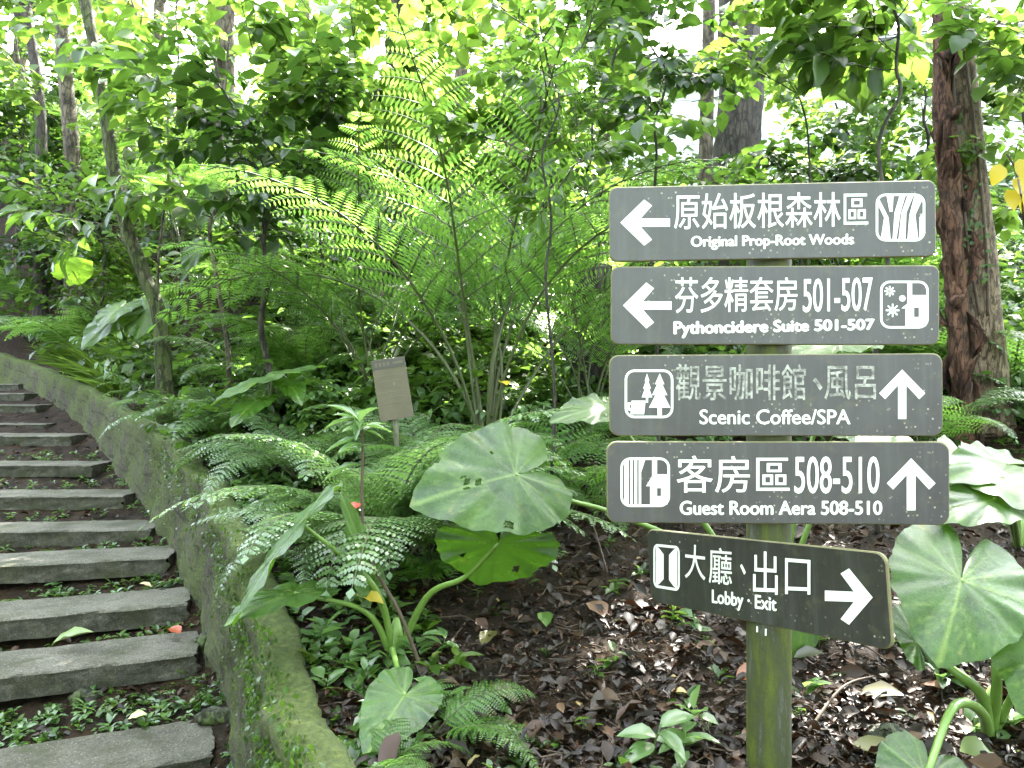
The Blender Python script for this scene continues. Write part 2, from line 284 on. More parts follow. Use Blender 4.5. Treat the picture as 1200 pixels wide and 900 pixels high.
# big heart leaves
def heart_mat(name, dark, light, vein, trans, tf, rough):
    m, nt, b, o = NT(name); at = nd(nt, 'Attribute', attribute_name='vein'); n = noise(nt, 5, 6, .6); n2 = noise(nt, 70, 4, .6)
    c = ramp(nt, [(.36,dark),(.64,light)], n.outputs[0]).outputs[0]
    n7 = noise(nt, 17, 8, .78); c = mixc(nt, 1.0, c, ramp(nt, [(.36,(.45,.5,.42)),(.5,(.9,.92,.9)),(.62,(1.3,1.25,1.3))], n7.outputs[0]).outputs[0], 'MULTIPLY')
    fv = nd(nt, 'TexVoronoi', feature='DISTANCE_TO_EDGE', _Scale=55.0); nt.links.new(nd(nt, 'TexCoord').outputs['Object'], fv.inputs['Vector'])
    c = mixc(nt, ramp(nt, [(.0,(.35,.35,.35)),(.06,(0,0,0))], fv.outputs['Distance']).outputs[0], c, vein)          # net veins
    sp = noise(nt, 13, 5, .6); c = mixc(nt, ramp(nt, [(.64,(0,0,0)),(.70,(.55,.55,.55))], sp.outputs[0]).outputs[0], c, (.17,.15,.035))
    s2 = noise(nt, 48, 3, .5); c = mixc(nt, ramp(nt, [(.70,(0,0,0)),(.74,(.8,.8,.8))], s2.outputs[0]).outputs[0], c, (.06,.04,.015))
    c = mixc(nt, at.outputs['Fac'], c, vein); nt.links.new(c, b.inputs['Base Color']); b.inputs['Roughness'].default_value = rough; b.inputs['Specular IOR Level'].default_value = .42
    rr = nd(nt, 'MapRange'); nt.links.new(n.outputs[0], rr.inputs[0]); rr.inputs[1].default_value = .38; rr.inputs[2].default_value = .62; rr.inputs[3].default_value = rough-.14; rr.inputs[4].default_value = rough+.2; nt.links.new(rr.outputs[0], b.inputs['Roughness'])
    h_ = nd(nt, 'Math', operation='MULTIPLY_ADD'); nt.links.new(n.outputs[0], h_.inputs[0]); h_.inputs[1].default_value = 1.5; nt.links.new(n7.outputs[0], h_.inputs[2]); bump(nt, b, h_.outputs[0], .35, .012)
    t = nd(nt, 'BsdfTranslucent'); nt.links.new(mixc(nt, at.outputs['Fac'], trans, tuple(x*.6 for x in trans)), t.inputs[0])
    mx = nd(nt, 'MixShader'); mx.inputs[0].default_value = tf; nt.links.new(b.outputs[0], mx.inputs[1]); nt.links.new(t.outputs[0], mx.inputs[2]); nt.links.new(mx.outputs[0], o.inputs[0]); return m
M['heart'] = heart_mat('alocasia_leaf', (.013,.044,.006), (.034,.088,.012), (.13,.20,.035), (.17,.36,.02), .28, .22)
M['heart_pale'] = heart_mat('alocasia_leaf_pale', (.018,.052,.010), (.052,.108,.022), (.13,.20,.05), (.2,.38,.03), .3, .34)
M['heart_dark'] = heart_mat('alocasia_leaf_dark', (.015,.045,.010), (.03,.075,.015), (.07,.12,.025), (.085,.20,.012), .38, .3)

# ------------------------------------------------------------------ ground sheet
gx = np.unique(np.r_[np.linspace(-120,-14,18), np.linspace(-14,-6,150), np.linspace(-6,5,240), np.linspace(5,14,50), np.linspace(14,120,18)])
gy = np.unique(np.r_[np.linspace(-20,1,14), np.linspace(1,8,170), np.linspace(8,20,170), np.linspace(20,150,30)])
X, Y = np.meshgrid(gx, gy, indexing='ij'); Z = ground(X, Y) + np.where((Y>1)&(Y<12), rng.normal(size=X.shape)*.008, 0)
i, j = np.meshgrid(np.arange(len(gx)-1), np.arange(len(gy)-1), indexing='ij'); q = len(gy)
B = Buf().add(np.stack([X,Y,Z],-1).reshape(-1,3), [np.stack([i*q+j,(i+1)*q+j,(i+1)*q+j+1,i*q+j+1],-1).reshape(-1,4)])
kind(obj('ground', B.mesh('ground', M['soil'])), 'structure')

# ------------------------------------------------------------------ mossy retaining wall
wp = smooth_path(WALL, 260); tang = nrm(np.gradient(wp, axis=0)*[1,1,0]); nor = np.cross(tang, [0,0,1.0])   # points to the right side (bank)
arc = np.r_[0, np.cumsum(np.linalg.norm(np.diff(wp, axis=0), axis=1))]
hz = 12; prof = []
hw = .085
for k in np.linspace(0, 1, hz): prof.append((-hw-.05*(1-k), -1.05+k*1.03))     # outer (path) face going up
prof += [(-hw*.8, .0),(-hw*.3,.012),(hw*.3,.012),(hw*.8,0)]
for k in np.linspace(0, 1, 5): prof.append((hw, -.02-.6*k))
prof = np.array(prof); V = []; UVA = []
for a in range(len(wp)):
    s = arc[a]
    for (ox, oz) in prof:
        e = .018*math.sin(s*5.1+oz*7)+.012*math.sin(s*13+oz*23)+rng.normal()*.006
        V.append(wp[a]+nor[a]*(ox+e*(1 if ox<0 else .5))+np.array([0,0,oz+.014*math.sin(s*3.7)+.010*math.sin(s*11+ox*30)+rng.normal()*.004])); UVA.append((s, oz, 0))
m_ = len(prof); i, j = np.meshgrid(np.arange(len(wp)-1), np.arange(m_-1), indexing='ij')
B = Buf().add(V, [np.stack([i*m_+j, i*m_+j+1, (i+1)*m_+j+1, (i+1)*m_+j], -1).reshape(-1,4)])
me = B.mesh('stone_wall', M['wall']); a = me.attributes.new('wuv','FLOAT_VECTOR','POINT'); a.data.foreach_set('vector', np.array(UVA, np.float32).ravel())
tag(obj('stone_wall', me), 'low curving retaining wall of stone blocks coated in green moss beside the steps', 'wall')

# ------------------------------------------------------------------ stone steps
# (front right corner u, v), slope of the front edge, right-end distance
STEPS = [((252,884),3.7,.42),((232,766),4.5,.38),((221,707),5.1,.36),((198,653),5.8,.24),((176,620),6.5,.10),((146,581),7.3,.02),((109,545),8.5,-.02),
         ((83,511),9.8,-.04),((54,497),10.9,-.05),((41,475),12.0,-.08),((29,461),13.1,-.1),((22,450),14.2,-.1)]
SL = ['lowest grey stone step, its broad pebbly top filling the bottom left corner','second stone step from the bottom, with a worn pinkish patch on its edge',
 'third stone step from the bottom, with a pale green leaf lying below its face','fourth stone step from the bottom, with ferny weeds against its face','fifth stone step from the bottom beside the mossy wall',
 'sixth stone step from the bottom, dark face over a strip of weeds','seventh stone step from the bottom, its top edge lit bright','eighth stone step from the bottom, a narrow dark slab','ninth stone step from the bottom, short in view',
 'tenth stone step from the bottom, near the wall bend','eleventh stone step from the bottom, far up the path','topmost stone step in view, at the left edge under the wall']
for k, (((u,v),d,sl_), lab) in enumerate(zip(STEPS, SL)):
    c0 = P(u, v, d); wdt = 3.0; dep = .46 if k < 7 else .55; th = .135
    ax = nrm(np.array([-1, -sl_, 0])); ay = np.array([ax[1], -ax[0], 0]) ; ay = ay if ay[1] > 0 else -ay
    nx, ny, nz = 70, 12, 6
    B = Buf()
    sx_ = np.linspace(0,1,nx); pts = []; idx = {}
    strips = [[(.006/dep, -1+q_/nz*.93) for q_ in range(nz)]+[(0,-.09)], [(0,-.09),(.012/dep,-.015),(.03/dep,0)], [(.03/dep,0)]+[((q_+1)/ny,0) for q_ in range(ny)], [(1,0),(1,-.5),(1,-1)]]
    tp_ = rng.normal()*.006
    for loop in strips:
        V = []
        for s in sx_:
            for (fy, fz) in loop:
                px = s*wdt; py = fy*dep; pz = fz*th; r_ = np.random.default_rng(int(abs(px*9973+fy*7919+fz*613+k*101)*1000) % (2**31))
                edge = 1.0 if fy < .1 else .35
                e = .0035*snoise(px*2+k*7, py*3, 2, k)+r_.normal()*.0012
                py += edge*(.010*snoise(px*1.6+k*3, fz*1.5, 2, k+3)+.0035*r_.normal())
                px += (.05*(fy-.45)**2+.012*r_.normal()*edge) if s == 0 else 0
                V.append(c0+ax*px+ay*py+np.array([0,0,pz+e+tp_*s]))
        m_ = len(loop); i, j = np.meshgrid(np.arange(nx-1), np.arange(m_-1), indexing='ij')
        B.add(V, [np.stack([i*m_+j, i*m_+j+1, (i+1)*m_+j+1, (i+1)*m_+j], -1).reshape(-1,4)[:, ::-1]])
    V = []                                       # rough end face
    for q_ in range(13):
        for w_ in range(5):
            fy = q_/12; fz = -w_/4; V.append(c0+ax*(.05*(fy-.45)**2-.004*(1-abs(2*w_/4-1))+.004*rng.normal())+ay*(fy*dep+.003)+np.array([0,0,fz*th-.003]))
    i, j = np.meshgrid(np.arange(12), np.arange(4), indexing='ij'); B.add(V, [np.stack([i*5+j, i*5+j+1, (i+1)*5+j+1, (i+1)*5+j], -1).reshape(-1,4)])
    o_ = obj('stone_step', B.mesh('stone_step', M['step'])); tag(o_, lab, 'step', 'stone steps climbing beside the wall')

# ------------------------------------------------------------------ signpost
PX = P(901, 450, 2.385); gz = float(ground(PX[0], PX[1]))
post = thing('signpost', 'wooden post carrying five dark grey direction boards with white Chinese and English writing', 'signpost', (PX[0], PX[1], gz))
inv = np.array([PX[0], PX[1], gz]); ZT = P(901, 228, 2.385)[2]
zz = np.linspace(gz-.3, ZT, 60); B = Buf(); tube(B, [(0,0,z-gz) for z in zz], .067, 40, rough=.004); obj('post', B.mesh('post', M['post']), post)
# small scratched white marks on the post just under the lowest board
def bevel_rect(w, h, r, n=6):
    out = []
    for cx, cy, a0 in ((w/2-r,h/2-r,0),(-w/2+r,h/2-r,90),(-w/2+r,-h/2+r,180),(w/2-r,-h/2+r,270)):
        for q_ in range(n+1): a = R(a0+90*q_/n); out.append((cx+r*math.cos(a), cy+r*math.sin(a)))
    return out
def text_mesh(s, bold):
    cu = bpy.data.curves.new('t', 'FONT'); cu.body = s; cu.offset = bold; cu.resolution_u = 4; cu.fill_mode = 'FRONT'
    ob = bpy.data.objects.new('t', cu); COL.objects.link(ob); dg = bpy.context.evaluated_depsgraph_get(); dg.update()
    me = bpy.data.meshes.new_from_object(ob.evaluated_get(dg)); bpy.data.objects.remove(ob); bpy.data.curves.remove(cu); return me
class Board:
    def __init__(s, L, Rr, vl, vr, dl, dr, label, mat, rpx=11):
        # L,Rr: pixel u of ends; vl,vr: (top,bottom) pixel rows at the ends
        lm = P(L, sum(vl)/2, dl); rm = P(Rr, sum(vr)/2, dr); s.c = (lm+rm)/2; s.X = nrm(rm-lm); s.w = np.linalg.norm(rm-lm)
        up = np.array([0,0,1.0]); s.Y = nrm(up-s.X*np.dot(up, s.X)); s.N = np.cross(s.X, s.Y)
        s.h = ((vl[1]-vl[0])/900*dl+(vr[1]-vr[0])/900*dr)/2; s.mat = mat
        r = rpx/900*(dl+dr)/2; o_ = bevel_rect(s.w, s.h, r); n = len(o_); B = Buf(); th = .016; ch = .003
        ring = lambda sc, z: [((x-math.copysign(sc, x)), (y-math.copysign(sc, y)), z) for x, y in o_]
        V = ring(ch, 0)+ring(0, -ch)+ring(0, -th+ch)+ring(ch, -th)
        B.add(V, [np.arange(n)[None]], 0); B.F.append(np.arange(3*n, 4*n)[::-1][None]); B.M.append(np.zeros(1)); B.A.append(np.zeros(1))
        for a in range(3):
            q_ = np.arange(n); B.F.append(np.stack([a*n+q_, (a+1)*n+q_, (a+1)*n+(q_+1)%n, a*n+(q_+1)%n], -1)); B.M.append(np.full(n, 1)); B.A.append(np.zeros(n))
        s.o = obj('board', B.mesh('board', [mat, M['board_edge']], False), post); s.o['label'] = label
        s.o.matrix_local = Matrix(((s.X[0],s.Y[0],s.N[0],s.c[0]-inv[0]),(s.X[1],s.Y[1],s.N[1],s.c[1]-inv[1]),(s.X[2],s.Y[2],s.N[2],s.c[2]-inv[2]),(0,0,0,1)))
        for bx_ in (-1, 1):        # fixing bolts behind: small bracket against the post
            pass
    def loc(s, u, v):
        ray = np.array([(u-600)/900, 1, (450-v)/900]); o0 = np.array([0,0,HC]); t = np.dot(s.c-o0, s.N)/np.dot(ray, s.N); p = o0+ray*t-s.c
        return np.dot(p, s.X), np.dot(p, s.Y)
    def text(s, body, u0, v0, u1, v1, bold=.012, name='lettering', mat='white', skew=None):
        # box given by its four pixel corners (tl, tr, bl, br) through u0..v1 or skew rows for the right end
        vr0, vr1 = skew if skew else (v0, v1)
        tl, tr, bl, br = s.loc(u0,v0), s.loc(u1,vr0), s.loc(u0,v1), s.loc(u1,vr1)
        me = text_mesh(body, 0); co = np.zeros(len(me.vertices)*3); me.vertices.foreach_get('co', co); co = co.reshape(-1,3)
        a = (co[:,0]-co[:,0].min())/np.ptp(co[:,0]); b_ = (co[:,1]-co[:,1].min())/np.ptp(co[:,1])
        q_ = lambda k: (1-a)*b_*tl[k]+a*b_*tr[k]+(1-a)*(1-b_)*bl[k]+a*(1-b_)*br[k]
        co = np.stack([q_(0), q_(1), np.full(len(a), .0016)], -1); F = [np.array(p_.vertices) for p_ in me.polygons]; bpy.data.meshes.remove(me)
        tri = np.array([(f[0], f[q], f[q+1]) for f in F if len(f) == 3 for q in (1,)] or np.zeros((0,3), int)); B = Buf(); k_ = bold*.055*1.0   # stroke weight: shifted copies a hair apart
        big = [f for f in F if len(f) > 3]
        for z_, (ax, ay) in enumerate([(0,0),(1,0),(-1,0),(0,.7),(0,-.7)] if bold > 0 else [(0,0)]):
            B.add(co+np.array([ax*k_, ay*k_, z_*.00008]), [tri]+[f[None] for f in big])
        obj(name, B.mesh(name, M[mat], False), s.o)
    def polys(s, name, polys, box, mat='white', skew=None):
        # polygons in a unit box (0..1, y up) mapped on a pixel box; ('ring', r, t) draws a rounded frame
        u0,v0,u1,v1 = box; vr0, vr1 = skew if skew else (v0, v1)
        tl, tr, bl, br = s.loc(u0,v0), s.loc(u1,vr0), s.loc(u0,v1), s.loc(u1,vr1)
        def mp(x, y): return [(1-x)*y*tl[k]+x*y*tr[k]+(1-x)*(1-y)*bl[k]+x*(1-y)*br[k] for k in (0,1)]
        B = Buf()
        for p in polys:
            if p[0] == 'ring':
                a = [(x+.5,y+.5) for x,y in bevel_rect(1,1,p[1],5)]; t = p[2]; b_ = [(x+.5,y+.5) for x,y in bevel_rect(1-2*t,1-2*t,max(.02,p[1]-t),5)]
                n = len(a); q_ = np.arange(n); B.add([(*mp(*c_), .0016) for c_ in a+b_], [np.stack([q_, (q_+1)%n, n+(q_+1)%n, n+q_], -1)])
            else: B.add([(*mp(*c_), .0016) for c_ in p], [np.arange(len(p))[None]])
        obj(name, B.mesh(name, M[mat], False), s.o)
def bar(x0,y0,x1,y1,t):
    d = nrm(np.array([x1-x0,y1-y0])); n = np.array([-d[1],d[0]])*t/2; a = np.array([x0,y0]); b_ = np.array([x1,y1])
    return [tuple(a+n), tuple(a-n), tuple(b_-n), tuple(b_+n)]
ARL = [[(0,.5),(.48,1),(.64,.87),(.41,.59),(1,.59),(1,.41),(.41,.41),(.64,.13),(.48,0)]]
ARU = [[(.5,1),(1,.52),(.87,.40),(.59,.68),(.59,0),(.41,0),(.41,.68),(.13,.40),(0,.52)]]
ARR = [[(1,.5),(.52,1),(.34,.90),(.62,.59),(0,.59),(0,.41),(.62,.41),(.34,.10),(.52,0)]]
F_ = lambda x0,y0,x1,y1: [(x0,y0),(x1,y0),(x1,y1),(x0,y1)]
def tree_s(cx, y0, w, h): return [[(cx,y0+h),(cx-w*.22,y0+h*.74),(cx-w*.12,y0+h*.74),(cx-w*.36,y0+h*.48),(cx-w*.2,y0+h*.48),(cx-w*.5,y0+h*.18),(cx+w*.5,y0+h*.18),(cx+w*.2,y0+h*.48),(cx+w*.36,y0+h*.48),(cx+w*.12,y0+h*.74),(cx+w*.22,y0+h*.74)], F_(cx-w*.1,y0,cx+w*.1,y0+h*.18)]
def star(cx, cy, r): return [bar(cx-r*math.cos(a),cy-r*math.sin(a),cx+r*math.cos(a),cy+r*math.sin(a),.035) for a in (0,R(45),R(90),R(135))]+[[(cx+r*.55*math.cos(R(q*45)),cy+r*.55*math.sin(R(q*45))) for q in range(8)]]
RING = ('ring', .2, .05)
dk = .016
b1 = Board(714,1097,(219,307),(211,300),2.33,2.27,'topmost grey board with left arrow reading Original Prop-Root Woods',M['board'],9)
b1.polys('arrow', ARL, (727,234,785,288)); b1.text('原始板根森林區', 790,227,1017,269,.012,skew=(225,265)); b1.text('Original Prop-Root Woods', 810,277,1000,293,.03,skew=(274,290))
b1.polys('pictogram', [RING,[(.10,.05),(.30,.05),(.26,.5),(.05,.93),(.05,.75),(.17,.5)],[(.34,.05),(.42,.05),(.5,.6),(.6,.95),(.48,.95),(.38,.6)],[(.28,.62),(.34,.62),(.36,.95),(.22,.95)],
    [(.46,.05),(.60,.05),(.62,.6),(.76,.95),(.64,.95),(.52,.6)],[(.64,.05),(.86,.05),(.80,.55),(.95,.9),(.78,.95),(.68,.55)],[(.88,.06),(.94,.08),(.95,.6),(.88,.5)]], (1026,227,1084,283))
b2 = Board(716,1101,(312,404),(311,404),2.33,2.27,'second board from the top with left arrow reading Pythoncidere Suite 501-507',M['board'],9)
b2.polys('arrow', ARL, (730,331,787,385)); b2.text('芬多精套房', 791,325,934,367,.012,skew=(325,364)); b2.text('501-507', 941,327,1022,366,.018,skew=(325,364)); b2.text('Pythoncidere Suite 501-507', 790,377,1024,396,.045,skew=(374,390))
b2.polys('pictogram', [RING]+star(.2,.78,.11)+star(.26,.38,.14)+[[(.46+.07*math.cos(R(q*45)),.63+.07*math.sin(R(q*45))) for q in range(8)],[(.52,.05),(.70,.05),(.70,.42),(.52,.42)],F_(.56,.42,.66,.95),F_(.66,.42,.70,.7),F_(.70,.44,.95,.7),F_(.80,.05,.95,.43),F_(.70,.05,.80,.24),[(.44,.42),(.56,.42),(.56,.52)]], (1031,329,1088,385))
b3 = Board(714,1105,(416,511),(414,511),2.33,2.27,'third board from the top with up arrow and worn Chinese characters, reading Scenic Coffee/SPA',M['board'],11)
b3.polys('arrow', ARU, (1030,433,1084,491)); b3.text('觀景咖啡館', 792,427,944,469,.014,mat='worn'); b3.text('、', 953,443,963,457,.03,mat='worn'); b3.text('風呂', 966,429,1026,468,.014,mat='worn'); b3.text('Scenic Coffee/SPA', 820,480,996,497,.02)
b3.polys('pictogram', [RING]+tree_s(.72,.06,.44,.86)+tree_s(.46,.32,.22,.6)+[[(.12,.08),(.40,.08),(.43,.36),(.14,.36)],('ring',.1,.05)][:1]+[bar(.14,.3,.08,.3,.05),bar(.08,.32,.08,.17,.05),bar(.08,.18,.14,.18,.05)], (732,433,789,490))
b4 = Board(711,1113,(517,613),(518,615),2.33,2.27,'fourth board from the top with up arrow reading Guest Room Aera 508-510',M['board'],12)
b4.polys('arrow', ARU, (1039,537,1096,598)); b4.text('客房區', 793,534,925,577,.012); b4.text('508-510', 931,535,1030,578,.018); b4.text('Guest Room Aera 508-510', 797,587,1033,603,.03)
b4.polys('pictogram', [RING,F_(.08,.06,.17,.95),F_(.20,.05,.25,.95),F_(.28,.05,.34,.95),F_(.37,.05,.42,.95),[(.37,.95),(.42,.7),(.50,.95)],[(.60,.05),(.74,.05),(.74,.95),(.64,.95),(.64,.62),(.52,.42),(.60,.42)],F_(.74,.38,.95,.66),F_(.82,.05,.95,.38),F_(.74,.05,.82,.22)], (727,536,785,594))
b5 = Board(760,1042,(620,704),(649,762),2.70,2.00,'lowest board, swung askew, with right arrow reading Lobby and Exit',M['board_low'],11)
b5.polys('arrow', ARR, (967,664,1023,732), skew=(668,732)); b5.text('大', 803,637,827,677,.006,skew=(640,680)); b5.text('廳', 831,641,858,683,.006,skew=(643,686)); b5.text('、', 868,661,874,673,.02)
b5.text('出口', 883,645,950,696,.006,skew=(651,698)); b5.text('Lobby · Exit', 835,691,910,711,.03,skew=(700,721))
b5.polys('pictogram', [('ring',.16,.06),[(.09,.1),(.14,.06),(.22,.09),(.40,.22),(.40,.78),(.22,.91),(.14,.94),(.09,.9)],[(.91,.1),(.86,.06),(.78,.09),(.60,.22),(.60,.78),(.78,.91),(.86,.94),(.91,.9)]], (766,637,797,688), skew=(640,693))
B = Buf()
for (u, v0, v1) in ((881.5,735,742),(889.5,736,744)):
    for t0, t1 in ((v0, v1),):
        th_ = math.asin((u-901)/26.2); px_ = .0685*math.sin(th_); py_ = -.0685*math.cos(th_)
        z0 = P(u,t0,2.33)[2]-gz; z1 = P(u,t1,2.33)[2]-gz; B.add([(px_-.0025,py_,z0),(px_+.0025,py_-.0005,z0),(px_+.0025,py_-.0005,z1),(px_-.0025,py_,z1)], [np.arange(4)[None]])
obj('paint_mark', B.mesh('paint_mark', M['white'], False), post)
B = Buf()                                       # bolts through the lowest board
for bd in (b1, b2, b3, b4, b5):
    pass

# ------------------------------------------------------------------ plaque on a stake
pc = P(460, 452, 5.0); gp = float(ground(pc[0], pc[1]))
pl = thing('plant_plaque', 'small faded tan plant plaque on a pale stake among the ferns', 'sign', (pc[0], pc[1], gp))
def box_buf(B, c, sx, sy, sz, mat=0):
    V = [(c[0]+a*sx/2, c[1]+b_*sy/2, c[2]+e*sz/2) for a in (-1,1) for b_ in (-1,1) for e in (-1,1)]
    B.add(V, [np.array([(0,1,3,2),(4,6,7,5),(0,4,5,1),(2,3,7,6),(0,2,6,4),(1,5,7,3)])], mat)
B = Buf(); box_buf(B, (0,0,0), .218, .014, .40); pp = obj('plate', B.mesh('plate', M['plaque'], False), pl, (0,0,pc[2]-gp-.02)); pp.rotation_euler = (R(-6), R(-9), R(8))
B = Buf(); box_buf(B, (0,-.0085,.166), .212, .003, .056); obj('title_band', B.mesh('title_band', M['plaque_dark'], False), pp)
B = Buf()
for k in range(4): box_buf(B, (-.082+k*.026,-.011,.166), .016, .001, .027)
box_buf(B, (.06,-.011,.166), .066, .001, .017)
for k in range(6): box_buf(B, (-.01*(k%2),-.0085,.09-k*.036), .17-.03*(k%3), .001, .006, 1)
obj('printing', B.mesh('printing', [M['plaque'], M['stake']], False), pp)
B = Buf(); tube(B, [(.05,.02,-.2),(.03,.015,.3),(.01,.012,pc[2]-gp+.02)], .017, 8, rough=.05); obj('stake', B.mesh('stake', M['stake']), pl)

# ------------------------------------------------------------------ bollard lamp far left
bp = drop(108, 12.0)
bl = thing('bollard_light', 'short black garden light with a red cap by the grass above the wall', 'garden light', bp)
ht = P(108,384,12.0)[2]-bp[2]
B = Buf(); tube(B, [(0,0,-.1),(0,0,ht*.5),(0,0,ht*.82)], .075, 16); obj('body', B.mesh('body', M['black']), bl)
B = Buf(); tube(B, [(0,0,ht*.82),(0,0,ht*.93)], .072, 16); obj('lens', B.mesh('lens', M['redpaint']), bl)
B = Buf(); tube(B, [(0,0,ht*.93),(0,0,ht*.97),(0,0,ht)], [.085,.085,.05], 16); obj('cap', B.mesh('cap', M['black']), bl)

# ------------------------------------------------------------------ pale building glimpsed top right
hb = thing('white_building', 'building with pale ribbed roof glimpsed through the ferns at top right', 'building', (8.2, 17.2, float(ground(8.2,17.2))-.3), rotz=R(-14))
B = Buf(); box_buf(B, (0,0,1.35), 9, 5, 2.7)
for k in range(11): box_buf(B, (0,-2.515,.15+k*.235), 9.0, .03, .222)
hb.scale = (1.25,1.25,1.25)
obj('wall', B.mesh('wall', M['shed'], False), hb)
B = Buf()
for k in range(36):
    x0 = -5+k*.28
    for y0, y1, z0, z1 in ((-3.3,0,2.55,4.9),(3.3,0,2.55,4.9)):
        V = [(x0,y0,z0),(x0+.2,y0,z0),(x0+.225,y0,z0+.05),(x0+.255,y0,z0+.05),(x0+.28,y0,z0)]+[(x0,y1,z1),(x0+.2,y1,z1),(x0+.225,y1,z1+.05),(x0+.255,y1,z1+.05),(x0+.28,y1,z1)]
        V += [(a_,b_,c_-.04) for a_,b_,c_ in ((x0,y0,z0),(x0+.28,y0,z0),(x0+.28,y1,z1),(x0,y1,z1))]
        B.add(V, [np.array([(q_,q_+1,q_+6,q_+5) for q_ in range(4)]+[(10,13,12,11)])])
obj('roof', B.mesh('roof', M['roofm'], False), hb)

# ------------------------------------------------------------------ heart-shaped alocasia leaves
def heart(name, junction, tip, normal, width, mat, lobes=.36, cup=.10, seed=0, holes=False, wave=.02):
    r = np.random.default_rng(seed); J = np.asarray(junction); D0 = np.asarray(tip)-J; Lm = np.linalg.norm(D0); D = D0/Lm
    N = np.asarray(normal, float); N = nrm(N-D*np.dot(N, D)); A = np.cross(D, N); nu, nv = 26, 40; V = []; PA = []
    # polar grid about the junction: angle 0 = tip, +-pi = notch
    n_th, n_r = 121, 18
    for a in range(n_th):
        th = -math.pi+2*math.pi*a/(n_th-1); at = abs(th)/math.pi
        # outline radius: long at tip, round shoulders, backward lobes, closed notch
        x_l = np.interp(at, [0,.06,.14,.25,.38,.5,.62,.74,.84,.92,.97,1],[1,.89,.78,.70,.665,.66,.68,.70,.68,.58,.30,.04])
        rad = x_l*(1+.010*math.sin(th*13+seed)+.007*math.sin(th*29+seed*2)+.005*r.normal())
        for k in range(n_r):
            q_ = k/(n_r-1); y = rad*q_*math.cos(th); x = rad*q_*math.sin(th)
            if y < 0: y *= lobes/.36*.95
            vein = max(0, 1-abs(x)/.018) if y > 0 else 0
            for va in (28, 50, 73, 98, 125, 152):
                # lateral veins leave the midrib, curving towards the tip
                base = (.62-va/152*.62) if va < 98 else 0
                dx, dy = abs(x), y-base*(.9); cur = dy - dx/math.tan(R(max(va,20)*.62+14)) - .18*dx*dx if va < 98 else None
                if va >= 98: dist = abs(math.degrees(abs(th))-va)/57.3*math.hypot(x,y)
                else: dist = abs(cur)*.8
                vein = max(vein, .75*max(0, 1-dist/.014))
            z = cup*(abs(x)**1.5)*.9 - .16*max(0,y)**2 + .05*y*0 - .12*(abs(x)**2) - (.10*y*y if y<0 else 0)
            z += .006*math.cos(math.degrees(abs(th))/152*6*2*math.pi*.5)*q_ + wave*q_*q_*math.sin(th*9+seed)+wave*.6*q_**3*math.sin(th*17+seed*3)
            V.append(J+D*(y*Lm)+A*(x*width/1.36)+N*(z*Lm)); PA.append(min(1,vein*1.25)*(.95 if q_<.97 else .3))
    V = np.array(V); i, j = np.meshgrid(np.arange(n_th-1), np.arange(n_r-1), indexing='ij')
    F = np.stack([i*n_r+j, (i+1)*n_r+j, (i+1)*n_r+j+1, i*n_r+j+1], -1).reshape(-1,4)
    if holes:
        C = V[F].mean(1); keep = np.ones(len(F), bool)
        for hx, hy, hr in holes:
            p = J+D*(hy*Lm)+A*(hx*width/1.36); dd = C-p; dd -= np.outer(dd@N, N); keep &= (np.linalg.norm(dd*[1,1,.6], axis=1) > hr)
        F = F[keep]
    return Buf().add(V, [F], 0, .5, PA), (J, V)
def alocasia(label, base, leaves, group='broad leaved taro plants on the bank', name='taro_plant', bulb=True):
    base = np.asarray(base); t = thing(name, label, 'plant', base, group)
    for k, L in enumerate(leaves):
        J, T, N, wd, mat = L['j'], L['t'], L['n'], L['w'], L.get('m','heart')
        B, _ = heart('leaf', J, T, N, wd, M[mat], L.get('lobes',.36), L.get('cup',.1), L.get('s',k+1), L.get('holes',False), L.get('wave',.02))
        for q_ in range(len(B.V)): B.V[q_] = B.V[q_]-base
        lf = obj('leaf', B.mesh('leaf', M[mat]), t)
        if L.get('lab'): lf['label'] = L['lab']
        via = L.get('via', None); pts = [base+[0,0,-.03]] + (via if via else [(base*.55+np.asarray(J)*.45)+np.array([0,0,.12])]) + [np.asarray(J)]
        B = Buf(); sp_ = smooth_path(pts, 22)-base; r0 = L.get('r', .016); tube(B, sp_, np.linspace(r0, r0*.45, 22), 10); obj('stalk', B.mesh('stalk', M['stalk']), lf)
    if bulb:
        B = Buf(); tube(B, [(0,0,-.06),(0,0,.03),(.005,0,.10),(.01,0,.16)], [.03,.035,.03,.012], 10, rough=.04); obj('base', B.mesh('base', M['stalk']), t)
    return t
v3 = lambda *a: np.array(a, float)
# left plant in the litter
bL = hit(462, 770); 
alocasia('taro plant with one pale upright leaf and narrow edge-on leaves beside the wall', bL, [
  dict(j=P(352,612,2.95), t=P(255,722,2.7), n=v3(-.75,-.30,.66), w=.26, m='heart', via=[P(440,690,3.1)], s=3, lobes=.3),
  dict(j=P(345,695,2.95), t=P(262,718,2.75), n=v3(.05,.05,1), w=.30, m='heart', via=[P(430,718,3.1)], s=4),
  dict(j=P(437,690,3.1), t=P(410,578,3.0), n=v3(.55,-.55,.1), w=.15, m='heart_pale', via=[P(452,725,3.15)], s=5, lobes=.1, lab='upright pale green leaf'),
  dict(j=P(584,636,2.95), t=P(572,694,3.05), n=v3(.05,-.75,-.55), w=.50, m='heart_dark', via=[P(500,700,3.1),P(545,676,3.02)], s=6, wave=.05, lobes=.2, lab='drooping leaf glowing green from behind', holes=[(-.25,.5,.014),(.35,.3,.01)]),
  dict(j=P(474,815,2.55), t=P(428,880,2.33), n=v3(.15,-.45,.9), w=.25, m='heart', via=[P(460,762,2.95)], s=8, lobes=.3)], bulb=True)
